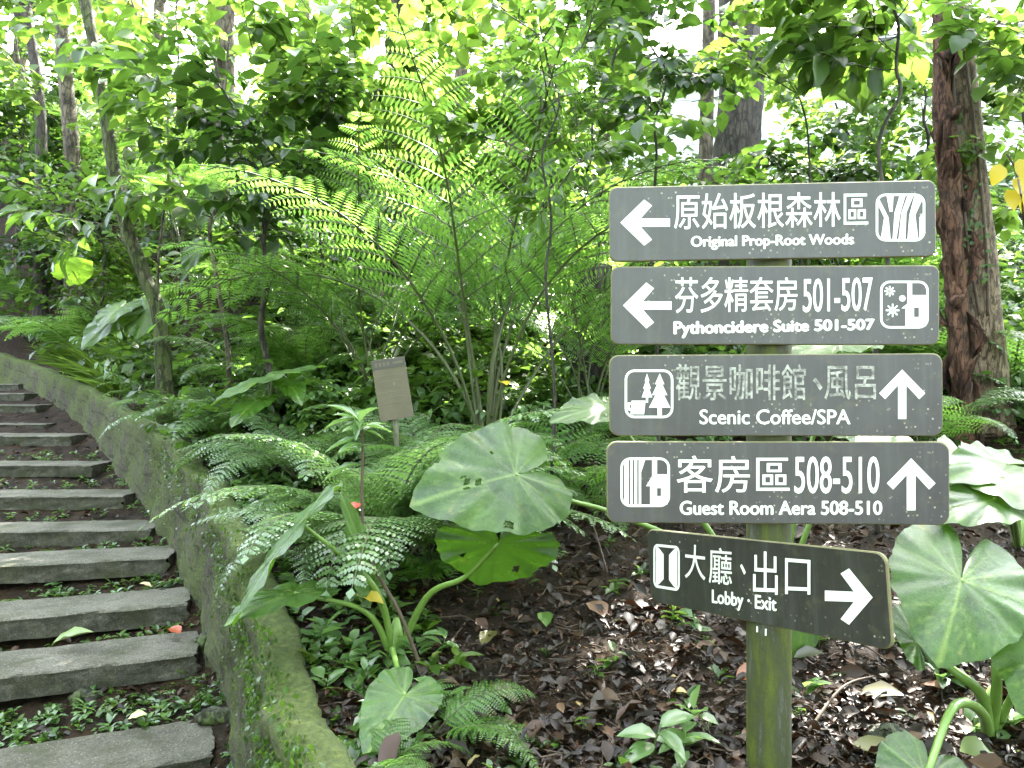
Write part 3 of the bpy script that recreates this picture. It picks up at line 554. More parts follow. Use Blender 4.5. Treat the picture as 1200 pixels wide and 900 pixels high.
# big central leaf: its stalk comes from the plant behind the post
bM = hit(905, 745)
alocasia('large taro behind the post, its huge pale leaf hanging left of the boards', bM, [
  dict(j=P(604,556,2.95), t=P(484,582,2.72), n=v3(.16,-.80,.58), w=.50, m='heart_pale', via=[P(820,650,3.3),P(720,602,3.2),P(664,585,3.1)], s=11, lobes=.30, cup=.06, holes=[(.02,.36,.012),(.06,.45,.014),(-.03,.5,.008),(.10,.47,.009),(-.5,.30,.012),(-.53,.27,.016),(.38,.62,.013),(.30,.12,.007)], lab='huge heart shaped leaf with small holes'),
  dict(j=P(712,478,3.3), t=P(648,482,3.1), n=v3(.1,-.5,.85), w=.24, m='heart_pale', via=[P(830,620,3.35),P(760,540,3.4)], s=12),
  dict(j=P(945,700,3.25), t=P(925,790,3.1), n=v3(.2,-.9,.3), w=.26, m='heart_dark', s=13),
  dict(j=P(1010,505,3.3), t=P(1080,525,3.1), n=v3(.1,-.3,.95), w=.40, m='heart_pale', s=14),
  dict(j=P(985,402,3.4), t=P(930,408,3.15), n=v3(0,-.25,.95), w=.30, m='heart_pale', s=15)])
bR = hit(1160, 862)
alocasia('taro plant with a broad glossy leaf at the lower right, right of the post', bR, [
  dict(j=P(1126,680,2.45), t=P(1106,772,2.22), n=v3(-.05,-.74,.68), w=.43, m='heart', via=[P(1168,800,2.5),P(1160,740,2.55)], s=21, lobes=.50, cup=.03, r=.02, lab='broad glossy leaf with notched top'),
  dict(j=P(1075,752,2.6), t=P(1050,700,2.75), n=v3(-.2,-.3,.9), w=.12, m='heart', via=[P(1150,815,2.5),P(1118,786,2.5)], s=22, r=.022),
  dict(j=P(1235,745,2.35), t=P(1215,850,2.2), n=v3(-.45,-.75,.45), w=.36, m='heart', via=[P(1195,800,2.5)], s=23),
  dict(j=P(1085,910,2.1), t=P(1065,985,1.95), n=v3(0,-.6,.8), w=.26, m='heart', via=[P(1150,835,2.45),P(1118,828,2.3)], s=24, r=.021)])
bR2 = hit(1195, 640)
alocasia('pale taro plant with wide washed-out leaves beside the right ends of the boards', bR2, [
  dict(j=P(1180,545,3.0), t=P(1118,545,2.75), n=v3(-.1,-.62,.75), w=.30, m='heart_pale', s=31, lobes=.4),
  dict(j=P(1175,560,2.85), t=P(1245,600,2.6), n=v3(.1,-.7,.7), w=.36, m='heart_pale', s=32, lobes=.4),
  dict(j=P(1165,585,2.75), t=P(1108,600,2.6), n=v3(-.1,-.5,.8), w=.26, m='heart_pale', s=33),
  dict(j=P(1130,535,3.1), t=P(1150,578,2.85), n=v3(-.05,-.9,.4), w=.2, m='heart_pale', s=34)])
bC = hit(318, 492)
alocasia('small taro plant with a long folded leaf among ferns above the wall', bC, [
  dict(j=P(320,440,5.0), t=P(243,462,4.7), n=v3(.1,.1,1), w=.36, m='heart_pale', s=41, lobes=.5),
  dict(j=P(338,445,5.1), t=P(352,466,4.8), n=v3(.1,-.6,.75), w=.2, m='heart', s=42),
  dict(j=P(300,470,4.9), t=P(270,492,4.6), n=v3(.1,-.2,1), w=.22, m='heart', s=43)])
bD = hit(150, 425)
alocasia('taro plant with pale leaves leaning over the grass near the garden light', bD, [
  dict(j=P(135,372,8.6), t=P(92,402,8.2), n=v3(.2,.1,1), w=.5, m='heart_pale', s=51),
  dict(j=P(140,360,8.6), t=P(115,378,8.2), n=v3(-.1,-.3,1), w=.45, m='bright' if False else 'heart_pale', s=52),
  dict(j=P(172,362,8.8), t=P(158,390,8.3), n=v3(.1,-.8,.6), w=.45, m='heart_pale', s=53),
  dict(j=P(85,318,9.5), t=P(108,298,9.2), n=v3(.4,.1,.8), w=.4, m='heart_pale', s=54)])
bE = hit(250, 330)
alocasia('lone taro with one yellow-green leaf under the saplings at left', bE, [
  dict(j=P(262,243,8.0), t=P(228,258,7.6), n=v3(.1,-.5,.9), w=.3, m='heart_pale', s=61), dict(j=P(235,290,8.2), t=P(215,312,7.9), n=v3(.1,-.4,.9), w=.35, m='heart', s=62)])

# ------------------------------------------------------------------ ferns
def frond(name, L, a0, a1, stalk, npairs, plen, bip, nl, ll, lw, fwd=28, mat='fern', seed=0, droop=.35, rr=.006):
    r = np.random.default_rng(seed); n = 30; t = np.linspace(0,1,n); ang = np.radians(a0+(a1-a0)*t**1.25); ds = L/(n-1)
    sway = np.cumsum(np.cumsum(r.normal(size=n)*.0006))*L
    pts = np.stack([sway, np.r_[0, np.cumsum(np.cos(ang)*ds)[:-1]], np.r_[0, np.cumsum(np.sin(ang)*ds)[:-1]]], -1)
    B = Buf(); tube(B, pts, np.linspace(rr, rr*.25, n), 6, mat=1, cap=False)
    pos=[]; dr=[]; nn=[]; ln=[]; rd=[]
    T = nrm(np.gradient(pts, axis=0))
    for k in range(npairs):
        tt = (k+.3)/npairs; s = stalk+(1-stalk)*tt; f = s*(n-1); i0 = min(int(f), n-2); p = pts[i0]+(pts[i0+1]-pts[i0])*(f-i0); tg = T[i0]
        pr = (1-tt)**.72*min(1, .62+tt*2.2); pl_ = plen*L*pr+.01
        for sd in (-1, 1):
            side = np.array([sd,0,0.0]); up = nrm(np.cross(np.array([1.0,0,0]), tg)); a = R(fwd+r.normal()*4)
            d0 = nrm(side*math.cos(a)+tg*math.sin(a)+up*(.12+r.normal()*.06))
            if not bip:
                pos.append(p); dr.append(d0-up*.05); nn.append(up+side*.15+r.normal(size=3)*.07); ln.append(pl_*(1+r.normal()*.05)); rd.append(.5+r.normal()*.15)
            else:
                K = max(4, int(nl*(pr*.75+.25))); m_ = 5; q_ = np.linspace(0,1,m_); rp = p+np.outer(q_*pl_, d0)-np.outer((q_**2)*pl_*droop, np.array([0,0,1.0])*.5+up*.5)
                tube(B, rp, np.linspace(rr*.35, rr*.1, m_), 3, mat=1, cap=False)
                for c in range(K+1):
                    sc = (c+.5)/(K+1); f2 = sc*(m_-1); i2 = min(int(f2), m_-2); pp_ = rp[i2]+(rp[i2+1]-rp[i2])*(f2-i2); tg2 = nrm(rp[i2+1]-rp[i2]); n2 = nrm(up-tg2*np.dot(up,tg2)); sd2 = np.cross(tg2, n2)
                    lp = ll*L*(1-sc**2.2*.75)*(.55+.45*pr)
                    for s2 in (-1,1):
                        pos.append(pp_); dr.append(sd2*s2+tg2*.35-n2*.10); nn.append(n2+r.normal(size=3)*.12); ln.append(lp*(1+r.normal()*.06)); rd.append(.5+r.normal()*.16)
    pos.append(pts[-1]); dr.append(T[-1]); nn.append(np.array([0,-.2,1.0])); ln.append(ll*L if bip else plen*L*.3); rd.append(.6)
    inst(B, PIN if bip else PIN4, np.array(pos), np.array(dr), np.array(nn), np.array(ln), np.array(ln)*lw, np.clip(rd,0,1), 0)
    return B.mesh(name, [M[mat], M['frond_stalk']])
FR = {}
FR['giant'] = [frond('frond', 2.4, 79+q*3, 2-q*11, .36, 12, .25, True, 18, .036, .145, 34, 'fern', q, .3, .011) for q in range(4)]
FR['lady'] = [frond('frond', .95, 50, -34-8*q, .20, 17, .27, True, 13, .034, .40, 24, 'silver', 20+q, .35, .004) for q in range(3)]
FR['ladyg'] = [frond('frond', .95, 58, -32-8*q, .2, 17, .28, True, 13, .035, .40, 24, 'fern', 40+q, .35, .004) for q in range(3)]
FR['sword'] = [frond('frond', .9, 56, -48-9*q, .15, 24, .19, False, 0, 0, .11, 14, 'silver', 60+q, .3, .004) for q in range(3)]
FR['swordg'] = [frond('frond', .9, 58, -46-9*q, .15, 24, .19, False, 0, 0, .11, 14, 'fern', 70+q, .3, .004) for q in range(3)]
FR['wide'] = [frond('frond', 1.2, 60, -42-7*q, .25, 15, .26, True, 9, .05, .22, 22, 'fern', 80+q, .3, .005) for q in range(3)]
def fern(label, base, kind_, n, size, az0=0, spread=360, tilt=0, group='ferns on the bank', name='fern', jit=.18, pitch=None):
    t = thing(name, label, 'fern', base, group)
    for k in range(n):
        o_ = obj('frond', FR[kind_][k % len(FR[kind_])], t); a = az0+spread*(k+.5)/n-spread/2+random.gauss(0, 9)
        pt = (pitch[k % len(pitch)] if pitch else random.uniform(-14, 14))+tilt
        o_.rotation_euler = (R(pt), R(random.gauss(0,8)), R(-a)); s = size*random.uniform(1-jit,1+jit); o_.scale = (s,s,s); o_.location = (random.uniform(-.03,.03)*size, random.uniform(-.03,.03)*size, 0)
    return t
# azimuth: 0 = away from the camera, 90 = right, 180 = towards the camera, -90 = left
fern('giant fern with tall arching fronds glowing yellow-green in the middle of the slope', drop(572,5.8), 'giant', 13, 1.32, 0, 360, name='giant_fern', pitch=[12,-4,18,-16,6])
fern('mid green fern crowding the foot of the giant fern on its left', drop(540,5.0), 'ladyg', 11, 1.05, 180, 340)
fern('mid green fern crowding the foot of the giant fern on its right', drop(612,5.0), 'wide', 9, .7, 180, 340)
fern('second giant fern with shorter fronds just left of the tallest one', drop(440,6.7), 'giant', 10, 1.0, -20, 340, name='giant_fern')
fern('giant fern with drooping fronds behind the left ends of the boards', drop(690,6.3), 'giant', 9, .85, 10, 340, name='giant_fern')
fern('silvery fern spreading fine fronds around the tan plaque', drop(456,4.05), 'lady', 16, 1.5, 130, 240, tilt=12)
fern('silvery fern arching towards the wall, left of the plaque', drop(398,4.3), 'lady', 10, .85, 150, 230)
fern('pale fern with broad fronds spread in front of the plaque stake', drop(505,4.1), 'lady', 10, 1.15, 170, 320, tilt=14)
fern('sword fern with ladder-like fronds hanging over a small red patch', hit(405,655), 'sword', 6, .62, 180, 260)
fern('dull green fern below the plaque and beside the huge taro leaf', hit(498,690), 'swordg', 7, .60, 200, 330)
fern('small pale green fern at the bottom edge among litter', hit(505,872), 'ladyg', 5, .50, 60, 130, tilt=-12)
fern('low fern cut by the bottom edge below the drooping taro leaf', hit(440,915), 'ladyg', 6, .36, 60, 280, tilt=-12)
fern('dark drooping sword fern beside the left edge of the third board', hit(655,560), 'wide', 9, .85, 0, 330)
fern('wide fern between the giant fern and the second board', drop(668,4.9), 'wide', 8, .95, 10, 330)
fern('fern with hanging leaflets under the left end of the third board', hit(705,610), 'wide', 6, .6, 30, 330)
fern('lit feathery fern in front of the dark hollow at the left edge', drop(20,16.5), 'ladyg', 10, 1.9, 0, 360)
fern('pale feathery fern above the hollow near the leaning trunk', drop(98,12.6), 'ladyg', 10, 2.0, 0, 360)
fern('silvery fern overhanging the grass at the far left', drop(34,15.4), 'lady', 9, 1.7, 0, 360)
fern('silvery fern hanging over the wall where it bends', drop(172,9.0), 'sword', 9, .8, 180, 300)
fern('silvery fern on the bank just above the wall bend', drop(220,7.6), 'lady', 9, .9, 180, 330)
fern('bushy fern between the leaning trunk and the small taro', drop(255,7.0), 'lady', 9, 1.15, 180, 340)
fern('light green fern under the forked dark sapling', drop(300,7.8), 'ladyg', 9, 1.3, 0, 340)
fern('bright fern in the sun left of the giant ferns', drop(362,7.4), 'ladyg', 10, 1.5, 0, 340)
fern('fern in shade between the plaque and the dark trunk base', drop(412,5.9), 'sword', 8, .85, 180, 330)
fern('low fern beside the small taro above the mossy wall', drop(300,5.9), 'lady', 8, .7, 180, 330)
fern('sunlit fern right of the reddish trunk, behind pale leaves', drop(1180,6.6), 'ladyg', 9, 1.3, 0, 340)
fern('grey fern at the right edge under the yellow leaves', drop(1225,6.0), 'lady', 9, 1.2, 0, 340)
fern('tall fine fern outlined against the white building', drop(985,9.0), 'giant', 9, .95, 0, 360)
fern('feathery fern on the slope behind the topmost board', drop(1010,7.0), 'ladyg', 9, 1.5, 0, 340)
fern('shaded fern between the thick trunk and the topmost board', drop(795,7.6), 'lady', 9, 1.3, 0, 340)
fern('bright fern up the slope left of the thick dark trunk', drop(742,8.6), 'ladyg', 9, 1.7, 0, 340)
fern('low dark fern behind the board ends by the reddish trunk', drop(1080,5.6), 'wide', 8, .8, 0, 340)
fern('fern high on the slope above the hollow at far left', drop(-10,19), 'giant', 9, 1.0, 0, 360)
fern('fern high on the slope between two leaning trunks', drop(215,11.5), 'giant', 9, .9, 0, 360)
fern('fern high on the slope behind the second giant fern', drop(530,10.8), 'giant', 9, .95, 0, 360)
fern('feathery fern on the slope above the small lone taro', drop(285,9.6), 'ladyg', 9, 1.5, 0, 360)
fern('fern on the upper slope right of the leaning trunk', drop(205,14.0), 'ladyg', 9, 1.9, 0, 360)
fern('sunlit fern on the upper slope behind the forked sapling', drop(345,12.5), 'ladyg', 10, 2.0, 0, 360)
fern('fern on the upper slope left of the pale thin tree', drop(780,11.5), 'ladyg', 9, 1.8, 0, 360)
fern('fern on the upper slope right of the tall brown trunk', drop(505,13.0), 'ladyg', 9, 2.0, 0, 360)
fern('silvery fern half way up the slope behind the plaque', drop(455,8.6), 'lady', 9, 1.4, 0, 360)
fern('broad fern on the slope between the stump and the giant fern', drop(640,8.2), 'ladyg', 9, 1.4, 0, 360)
fern('fern high on the slope under the thin grey tree at top centre', drop(625,15.5), 'giant', 8, 0.95, 0, 360)
fern('tree-high fern on the slope above the left wall bend', drop(140,16.0), 'giant', 9, 1.1, 0, 360)
fern('bright fern on the terrace in front of the white building', drop(945,10.5), 'ladyg', 10, 2.0, 0, 360)
fern('fern with lacy fronds right of the bright nest fern', drop(1065,9.0), 'ladyg', 10, 1.8, 0, 360)
fern('fern on the slope between the topmost board and the reddish trunk', drop(1040,7.6), 'wide', 10, 1.1, 0, 360)
fern('pale fern on open bank between the small lone-leaf taro and the plaque', drop(352,5.6), 'lady', 10, 1.15, 180, 330, tilt=8)
fern('pale fern spreading above the middle of the mossy wall', drop(262,6.8), 'lady', 10, 1.15, 60, 260, tilt=8)
fern('pale fern behind the plaque in front of the tall fern stems', drop(505,5.4), 'lady', 10, 1.2, 180, 340, tilt=8)
def nest(label, base, n, L, mat='bright', az=360):
    t = thing('nest_fern', label, 'fern', base, 'nest ferns with strap leaves')
    for k in range(n):
        B = Buf(); a = 2*math.pi*k/n+random.gauss(0,.15); e = random.uniform(.75,1.35)
        D = np.array([math.cos(a)*math.cos(e), math.sin(a)*math.cos(e), math.sin(e)]); N = np.array([-math.cos(a)*math.sin(e), -math.sin(a)*math.sin(e), math.cos(e)])
        l_ = L*random.uniform(.75,1.1); inst(B, STRAP, np.zeros((1,3)), D, N, l_, l_*.046, random.random()); obj('leaf', B.mesh('leaf', M[mat]), t)
nest('bright nest fern with upright strap leaves in front of the white building', P(1010,135,7.6), 13, 1.1)
nest('dark nest fern perched behind the top of the reddish trunk', P(1168,130,7.0), 15, 1.1, 'dark')

# ------------------------------------------------------------------ woody plants
def spray(n=13, seed=0, flat=.25, lsz=.30):
    r = np.random.default_rng(seed); p=[]; d=[]; nn=[]; l=[]
    twigs = [(np.zeros(3), np.array([0,1.0,0]), 1.0)]
    for k in range(4): s = .25+.17*k; sd = 1 if k%2 else -1; twigs.append((np.array([0,s,0]), nrm(np.array([sd*.8,.6,r.normal()*flat])), .5-.05*k))
    for (o_, dv, L) in twigs:
        m_ = max(3, int(n*L/2.2))
        for k in range(m_):
            s = (k+.6)/m_*L; sd = 1 if k%2 else -1; x = np.cross(dv, [0,0,1.0]); p.append(o_+dv*s); d.append(nrm(x*sd*.8+dv*.65+np.array([0,0,-.25+r.normal()*.3]))); nn.append(np.array([r.normal()*.35,r.normal()*.35,1.0])); l.append(lsz*r.uniform(.65,1.15))
    return np.array(p), np.array(d), np.array(nn), np.array(l), twigs
SPR = [spray(13, q) for q in range(5)]
def place_sprays(B, pos, D, size, T=LF2, wr=.34, rnd=None, up=None, twigbuf=None, lmul=1.0, rj=.14):
    n = len(pos); D = nrm(D); U = np.broadcast_to(np.array([0,0,1.0]) if up is None else up, (n,3)) + rng.normal(size=(n,3))*.18
    A = nrm(np.cross(D, U)); U = np.cross(A, D); rnd = np.full(n,.5) if rnd is None else rnd; which = rng.integers(0, len(SPR), n)
    for w in range(len(SPR)):
        ix = np.where(which == w)[0]
        if not len(ix): continue
        p, d, nn, l, tw = SPR[w]; s = size[ix]
        f = lambda v: v[None,:,0:1]*A[ix][:,None]+v[None,:,1:2]*D[ix][:,None]+v[None,:,2:3]*U[ix][:,None]
        PP = pos[ix][:,None]+f(p)*s[:,None,None]; DD = f(d)+np.array([0,0,-.1]); NN = f(nn)+np.array([0,0,.35])
        ln = (l[None]*s[:,None]*lmul).ravel(); rr = np.clip((rnd[ix][:,None]+rng.normal(size=(len(ix),len(p)))*rj).ravel(),0,1)
        inst(B, T, PP.reshape(-1,3), DD.reshape(-1,3), NN.reshape(-1,3), ln, ln*wr, rr)
        if twigbuf is not None and twigbuf is B:
            for q_ in range(len(ix)): tube(B, np.array([pos[ix][q_]-D[ix][q_]*s[q_]*.5, pos[ix][q_]+D[ix][q_]*s[q_]*.9]), [.012,.003], 4, mat=1, cap=False)
        elif twigbuf is not None:
            for q_ in range(len(ix)): tube(twigbuf, np.array([pos[ix][q_], pos[ix][q_]+D[ix][q_]*s[q_]*.95]), [.004+.002*s[q_],.002], 4, cap=False)
def clean(path):          # a path that climbs from its base
    p = [np.array(q, float) for q in path]; q = [p[0]]+[a for a in p[1:] if a[2] > p[0][2]+.45]
    return np.array(q if len(q) > 2 else q+[q[-1]+[.05,0,.6], q[-1]+[0,.05,1.3]])
def grow(trunk_pts, r0, r1, branches, nst=30, mat='bark', rough=.03, sides=14):
    B = Buf(); pts = smooth_path(trunk_pts, nst); tube(B, pts, np.linspace(r0, r1, nst)*(1+.35*np.exp(-np.linspace(0,10,nst))), sides, rough=rough); ends = []
    for (f, d, L, r) in branches:
        p = pts[int(f*(nst-1))]; d = nrm(np.array(d, float)); k = 8; q_ = np.linspace(0,1,k); side = rng.normal(size=3)*.12*L
        bp_ = p+np.outer(q_*L, d)+np.outer(np.sin(q_*3.1), side)+np.outer(q_**2*L*.15, [0,0,1.0]); tube(B, bp_, np.linspace(r, r*.3, k), 7, rough=rough, cap=False)
        ends.append((bp_, L))
    return B, ends
def woody(name, label, cat, trunk_pts, r0, r1, nb, blen, size, nspray, leafmat, barkmat, seed, group, fmin=.35, T=LF3, wr=.3, lmul=1.0, tilt=(.1,.5), rnd0=.5, parts=('trunk','crown'), azlist=None, rough=.03):
    r = np.random.default_rng(seed); tp = smooth_path(clean(trunk_pts), 9); tp[1:] += r.normal(size=(8,3))*np.array([.045,.03,0]); base = tp[0].copy(); br = []
    for k in range(nb):
        a = (azlist[k%len(azlist)] if azlist else 137.5*k+r.uniform(-25,25)); a = R(a); e = r.uniform(*tilt); br.append((min(.99, fmin+(1-fmin)*(k+.5)/nb), (math.sin(a)*math.cos(e), math.cos(a)*math.cos(e), math.sin(e)), blen*r.uniform(.6,1.15), max(.004, r1*.55)))
    B, ends = grow(tp-base, r0, r1, br, 40, rough=rough); L = Buf(); pos=[]; D=[]
    for bp_, ln in ends:
        for k in range(nspray):
            f = r.uniform(.35,1.0); i0 = min(int(f*7), 6); p = bp_[i0]+(bp_[i0+1]-bp_[i0])*(f*7-i0); dv = nrm(bp_[i0+1]-bp_[i0]); pos.append(p); D.append(dv+r.normal(size=3)*np.array([.7,.7,.3]))
        pos.append(bp_[-1]); D.append(bp_[-1]-bp_[-2])
    pos = np.array(pos); D = np.array(D); place_sprays(L, pos, D, size*r.uniform(.7,1.25,len(pos)), T, wr, np.clip(rnd0+r.normal(size=len(pos))*.18,0,1), None, B, lmul)
    t = thing(name, label, cat, base, group); obj(parts[0], B.mesh(parts[0], M[barkmat]), t); obj(parts[1], L.mesh(parts[1], M[leafmat]), t); return t
def G(u, d): return drop(u, d)-[0,0,.08]
GS = 'saplings and shrubs in the understorey'
woody('sapling','sapling with tiers of long dark leaves beside the leaning trunk','sapling',[G(196,8.2),P(190,330,8.2),P(196,200,8.2),P(206,70,8.2),P(215,-40,8.2)],.016,.008,12,1.0,.7,2,'leaf','bark',1,GS,.2,LF3,.24,1.15,(-.05,.35),.5,('stem','foliage'))
woody('sapling','dark forked sapling with rising branches at mid left','sapling',[G(316,6.6),P(318,380,6.6),P(312,300,6.6),P(316,250,6.6),P(330,190,6.6)],.028,.014,8,.8,.55,3,'dark','bark_dark',2,GS,.55,LF3,.3,1.0,(.3,.9),.5,('stem','foliage'))
woody('sapling','leafy sapling with broad dark leaves right of the leaning trunk','sapling',[G(262,7.2),P(258,280,7.2),P(262,160,7.2),P(258,50,7.2)],.022,.010,12,.9,.6,3,'leaf','bark',3,GS,.3,LF3,.24,1.2,(-.1,.3),.45,('stem','foliage'))
woody('shrub','light green shrub high at the left edge','shrub',[G(22,16.5),P(20,250,16.5),P(28,120,16.5),P(20,40,16.5)],.03,.012,14,1.2,.7,4,'leaf','bark',4,GS,.35,LF3,.33,.95,(0,.5),.7,('stem','foliage'))
woody('sapling','slim sapling with yellow-green leaves in front of the tall brown trunk','sapling',[G(448,7.4),P(448,260,7.4),P(440,150,7.4),P(446,90,7.4)],.022,.010,14,1.0,.62,5,'bright','bark',5,GS,.4,LF3,.42,.9,(.1,.6),.5,('stem','foliage'))
woody('sapling','slender sapling with thin dark stem left of the second board','sapling',[G(642,4.7),P(641,330,4.7),P(640,240,4.7),P(645,120,4.7),P(640,30,4.7)],.010,.005,9,.42,.38,3,'leaf','bark_dark',6,GS,.45,LF3,.3,1.0,(0,.5),.5,('stem','foliage'))
woody('sapling','sapling with pointed glossy leaves left of the topmost board','sapling',[G(772,5.2),P(770,210,5.2),P(774,110,5.2),P(770,10,5.2)],.011,.006,9,.36,.38,2,'dark','bark_dark',7,GS,.5,LF3,.33,1.1,(0,.5),.6,('stem','foliage'))
woody('sapling','thin black-stemmed sapling with big hanging leaves left of the reddish trunk','sapling',[G(1030,4.4),P(1040,200,4.4),P(1047,60,4.4),P(1044,-60,4.4)],.013,.007,8,.40,.42,2,'leaf','bark_dark',8,GS,.6,LF5,.28,1.35,(.0,.5),.5,('stem','foliage'),[-90,-130,-50,180,-20])
woody('sapling','small sapling with rounded bright leaves over the topmost board','sapling',[G(948,5.0),P(945,190,5.0),P(938,100,5.0),P(941,45,5.0)],.008,.004,8,.35,.36,2,'bright','bark_dark',9,GS,.5,LF3,.36,1.1,(0,.5),.5,('stem','foliage'))
woody('shrub','green shrub at the right edge behind the reddish trunk','shrub',[G(1216,6.2),P(1214,260,6.2),P(1206,150,6.2),P(1218,70,6.2)],.018,.009,10,.48,.42,3,'bright','bark_dark',10,GS,.35,LF3,.36,1.1,(0,.5),.4,('stem','foliage'))
woody('sapling','sapling with large pale leaves at the top right corner','sapling',[G(1230,5.0),P(1232,200,5.0),P(1228,60,5.0),P(1222,-30,5.0)],.016,.008,8,.36,.40,2,'leaf','bark',31,GS,.5,LF3,.36,1.2,(0,.5),.6,('stem','foliage'))
woody('shrub','shrub of thin twigs between the thick trunk and the giant fern','shrub',[G(700,7.6),P(702,270,7.6),P(690,170,7.6),P(705,70,7.6)],.018,.008,13,.9,.6,4,'leaf','bark_dark',11,GS,.35,LF3,.34,1.0,(0,.5),.6,('stem','foliage'))
woody('shrub','dense green shrub between the high trunk and the thick trunk','shrub',[G(600,9.5),P(602,260,9.5),P(590,120,9.5),P(600,20,9.5)],.025,.012,16,1.2,.7,5,'leaf','bark',12,GS,.35,LF3,.36,1.0,(0,.6),.65,('stem','foliage'))
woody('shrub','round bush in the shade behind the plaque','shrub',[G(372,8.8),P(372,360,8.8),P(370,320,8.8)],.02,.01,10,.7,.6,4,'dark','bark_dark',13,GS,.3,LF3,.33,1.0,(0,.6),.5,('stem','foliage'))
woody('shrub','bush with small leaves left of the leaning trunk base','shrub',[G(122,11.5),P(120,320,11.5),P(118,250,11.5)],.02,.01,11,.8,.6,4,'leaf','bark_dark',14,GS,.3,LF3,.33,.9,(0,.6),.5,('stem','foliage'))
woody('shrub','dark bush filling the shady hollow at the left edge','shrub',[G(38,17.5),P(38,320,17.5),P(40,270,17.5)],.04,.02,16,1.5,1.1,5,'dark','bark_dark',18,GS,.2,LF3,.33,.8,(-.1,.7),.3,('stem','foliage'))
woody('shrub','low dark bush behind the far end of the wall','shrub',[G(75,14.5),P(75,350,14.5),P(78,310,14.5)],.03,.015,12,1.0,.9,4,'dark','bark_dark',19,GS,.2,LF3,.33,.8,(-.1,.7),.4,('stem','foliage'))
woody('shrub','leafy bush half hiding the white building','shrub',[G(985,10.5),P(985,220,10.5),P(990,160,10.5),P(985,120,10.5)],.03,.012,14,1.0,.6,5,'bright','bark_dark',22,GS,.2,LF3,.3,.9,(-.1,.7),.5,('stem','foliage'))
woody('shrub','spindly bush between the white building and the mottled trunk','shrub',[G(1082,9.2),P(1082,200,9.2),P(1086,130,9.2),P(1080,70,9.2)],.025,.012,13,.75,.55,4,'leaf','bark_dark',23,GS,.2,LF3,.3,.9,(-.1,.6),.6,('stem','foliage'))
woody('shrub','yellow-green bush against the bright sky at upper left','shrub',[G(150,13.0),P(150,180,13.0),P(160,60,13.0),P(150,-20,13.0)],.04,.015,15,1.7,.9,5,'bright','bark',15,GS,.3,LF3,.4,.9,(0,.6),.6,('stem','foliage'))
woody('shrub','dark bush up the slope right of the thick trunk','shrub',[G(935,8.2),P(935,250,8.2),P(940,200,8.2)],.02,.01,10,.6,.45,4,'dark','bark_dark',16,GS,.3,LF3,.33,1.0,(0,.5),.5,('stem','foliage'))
woody('shrub','leafy bush up the slope behind the topmost board','shrub',[G(850,7.0),P(852,290,7.0),P(848,250,7.0)],.016,.008,9,.5,.4,3,'leaf','bark_dark',17,GS,.3,LF3,.33,1.0,(0,.5),.5,('stem','foliage'))
# shrublet on the leaning brown stem, foreground
t = thing('young_shrub', 'young shrub with narrow leaves on a bare leaning brown stem, above the left taro', 'shrub', hit(500,796), GS); b0 = np.array(t.location)
st = smooth_path([b0+[0,0,-.03], P(470,722,3.02), P(432,650,3.1), P(424,590,3.15), P(425,520,3.2), P(420,492,3.2)], 30); B = Buf(); tube(B, st-b0, np.linspace(.008,.005,30), 8, rough=.05); obj('stem', B.mesh('stem', M['twig']), t)
B = Buf(); n = 22; ii = np.r_[rng.integers(20,30,n-4), [29,29,29,29]]; a = rng.uniform(0,6.28,n); e = rng.uniform(-.2,.7,n)
inst(B, LF5, st[ii]-b0, np.stack([np.cos(a)*np.cos(e), np.sin(a)*np.cos(e), np.sin(e)],-1), np.array([0,-.2,1.0]), rng.uniform(.10,.19,n), rng.uniform(.014,.024,n), rng.uniform(.2,.9,n)); obj('foliage', B.mesh('foliage', M['silver']), t)
# yellow leaves at right edge
t = thing('yellow_leaf_sprig', 'sprig of yellowing round leaves at the right edge beside the mottled trunk', 'sprig', hit(1205,330)); b0 = np.array(t.location)
B = Buf(); st = smooth_path([b0, P(1200,260,4.6), P(1192,205,4.5), P(1180,180,4.5)], 16); tube(B, st-b0, .006, 6); obj('stem', B.mesh('stem', M['twig']), t)
B = Buf(); pp_ = np.array([P(1172,192,4.5),P(1194,186,4.5),P(1186,210,4.45),P(1180,222,4.5),P(1204,225,4.5)]); inst(B, LF5, pp_-b0, np.array([[-.2,-.1,-.6],[.1,-.2,-.7],[.5,-.1,-.5],[.2,-.2,-.6],[-.1,-.1,-.8]]), np.array([0,-1,.3]), .13, .052, rng.uniform(0,1,5)); obj('foliage', B.mesh('foliage', M['yellow']), t)

# ------------------------------------------------------------------ trees
def crown_mesh(nsp, rad, seed, size=.85, mat='leaf', lmul=.46, hollow=.35):
    r = np.random.default_rng(seed); B = Buf(); c = nrm(r.normal(size=(14,3)))*r.uniform(.45,.95,(14,1))*rad; k = r.integers(0,14,nsp)
    pos = c[k]+r.normal(size=(nsp,3))*np.array(rad)*np.array([.26,.26,.2]); D = nrm(pos)+r.normal(size=(nsp,3))*.5; D[:,2] *= .5
    tone = r.normal(size=14)*.2+.5; place_sprays(B, pos, D, size*r.uniform(.7,1.3,nsp), LF2, .40, np.clip(tone[k]+r.normal(size=nsp)*.1,0,1), None, B, lmul); return B.mesh('crown', [M[mat], M['twig']]), c
CR = [crown_mesh(140, np.array([2.3,2.3,1.7]), 100+q, .85, mt) for q, mt in enumerate(['leaf','bright','leaf','dark'])]
CR[2] = crown_mesh(85, np.array([2.3,2.3,1.7]), 102, .85, 'leaf')
CR.append(crown_mesh(270, np.array([2.3,2.3,1.5]), 131, .85, 'leaf', .62))  # denser crown, added out of view to shade the litter
GT = 'forest trees on the slope'
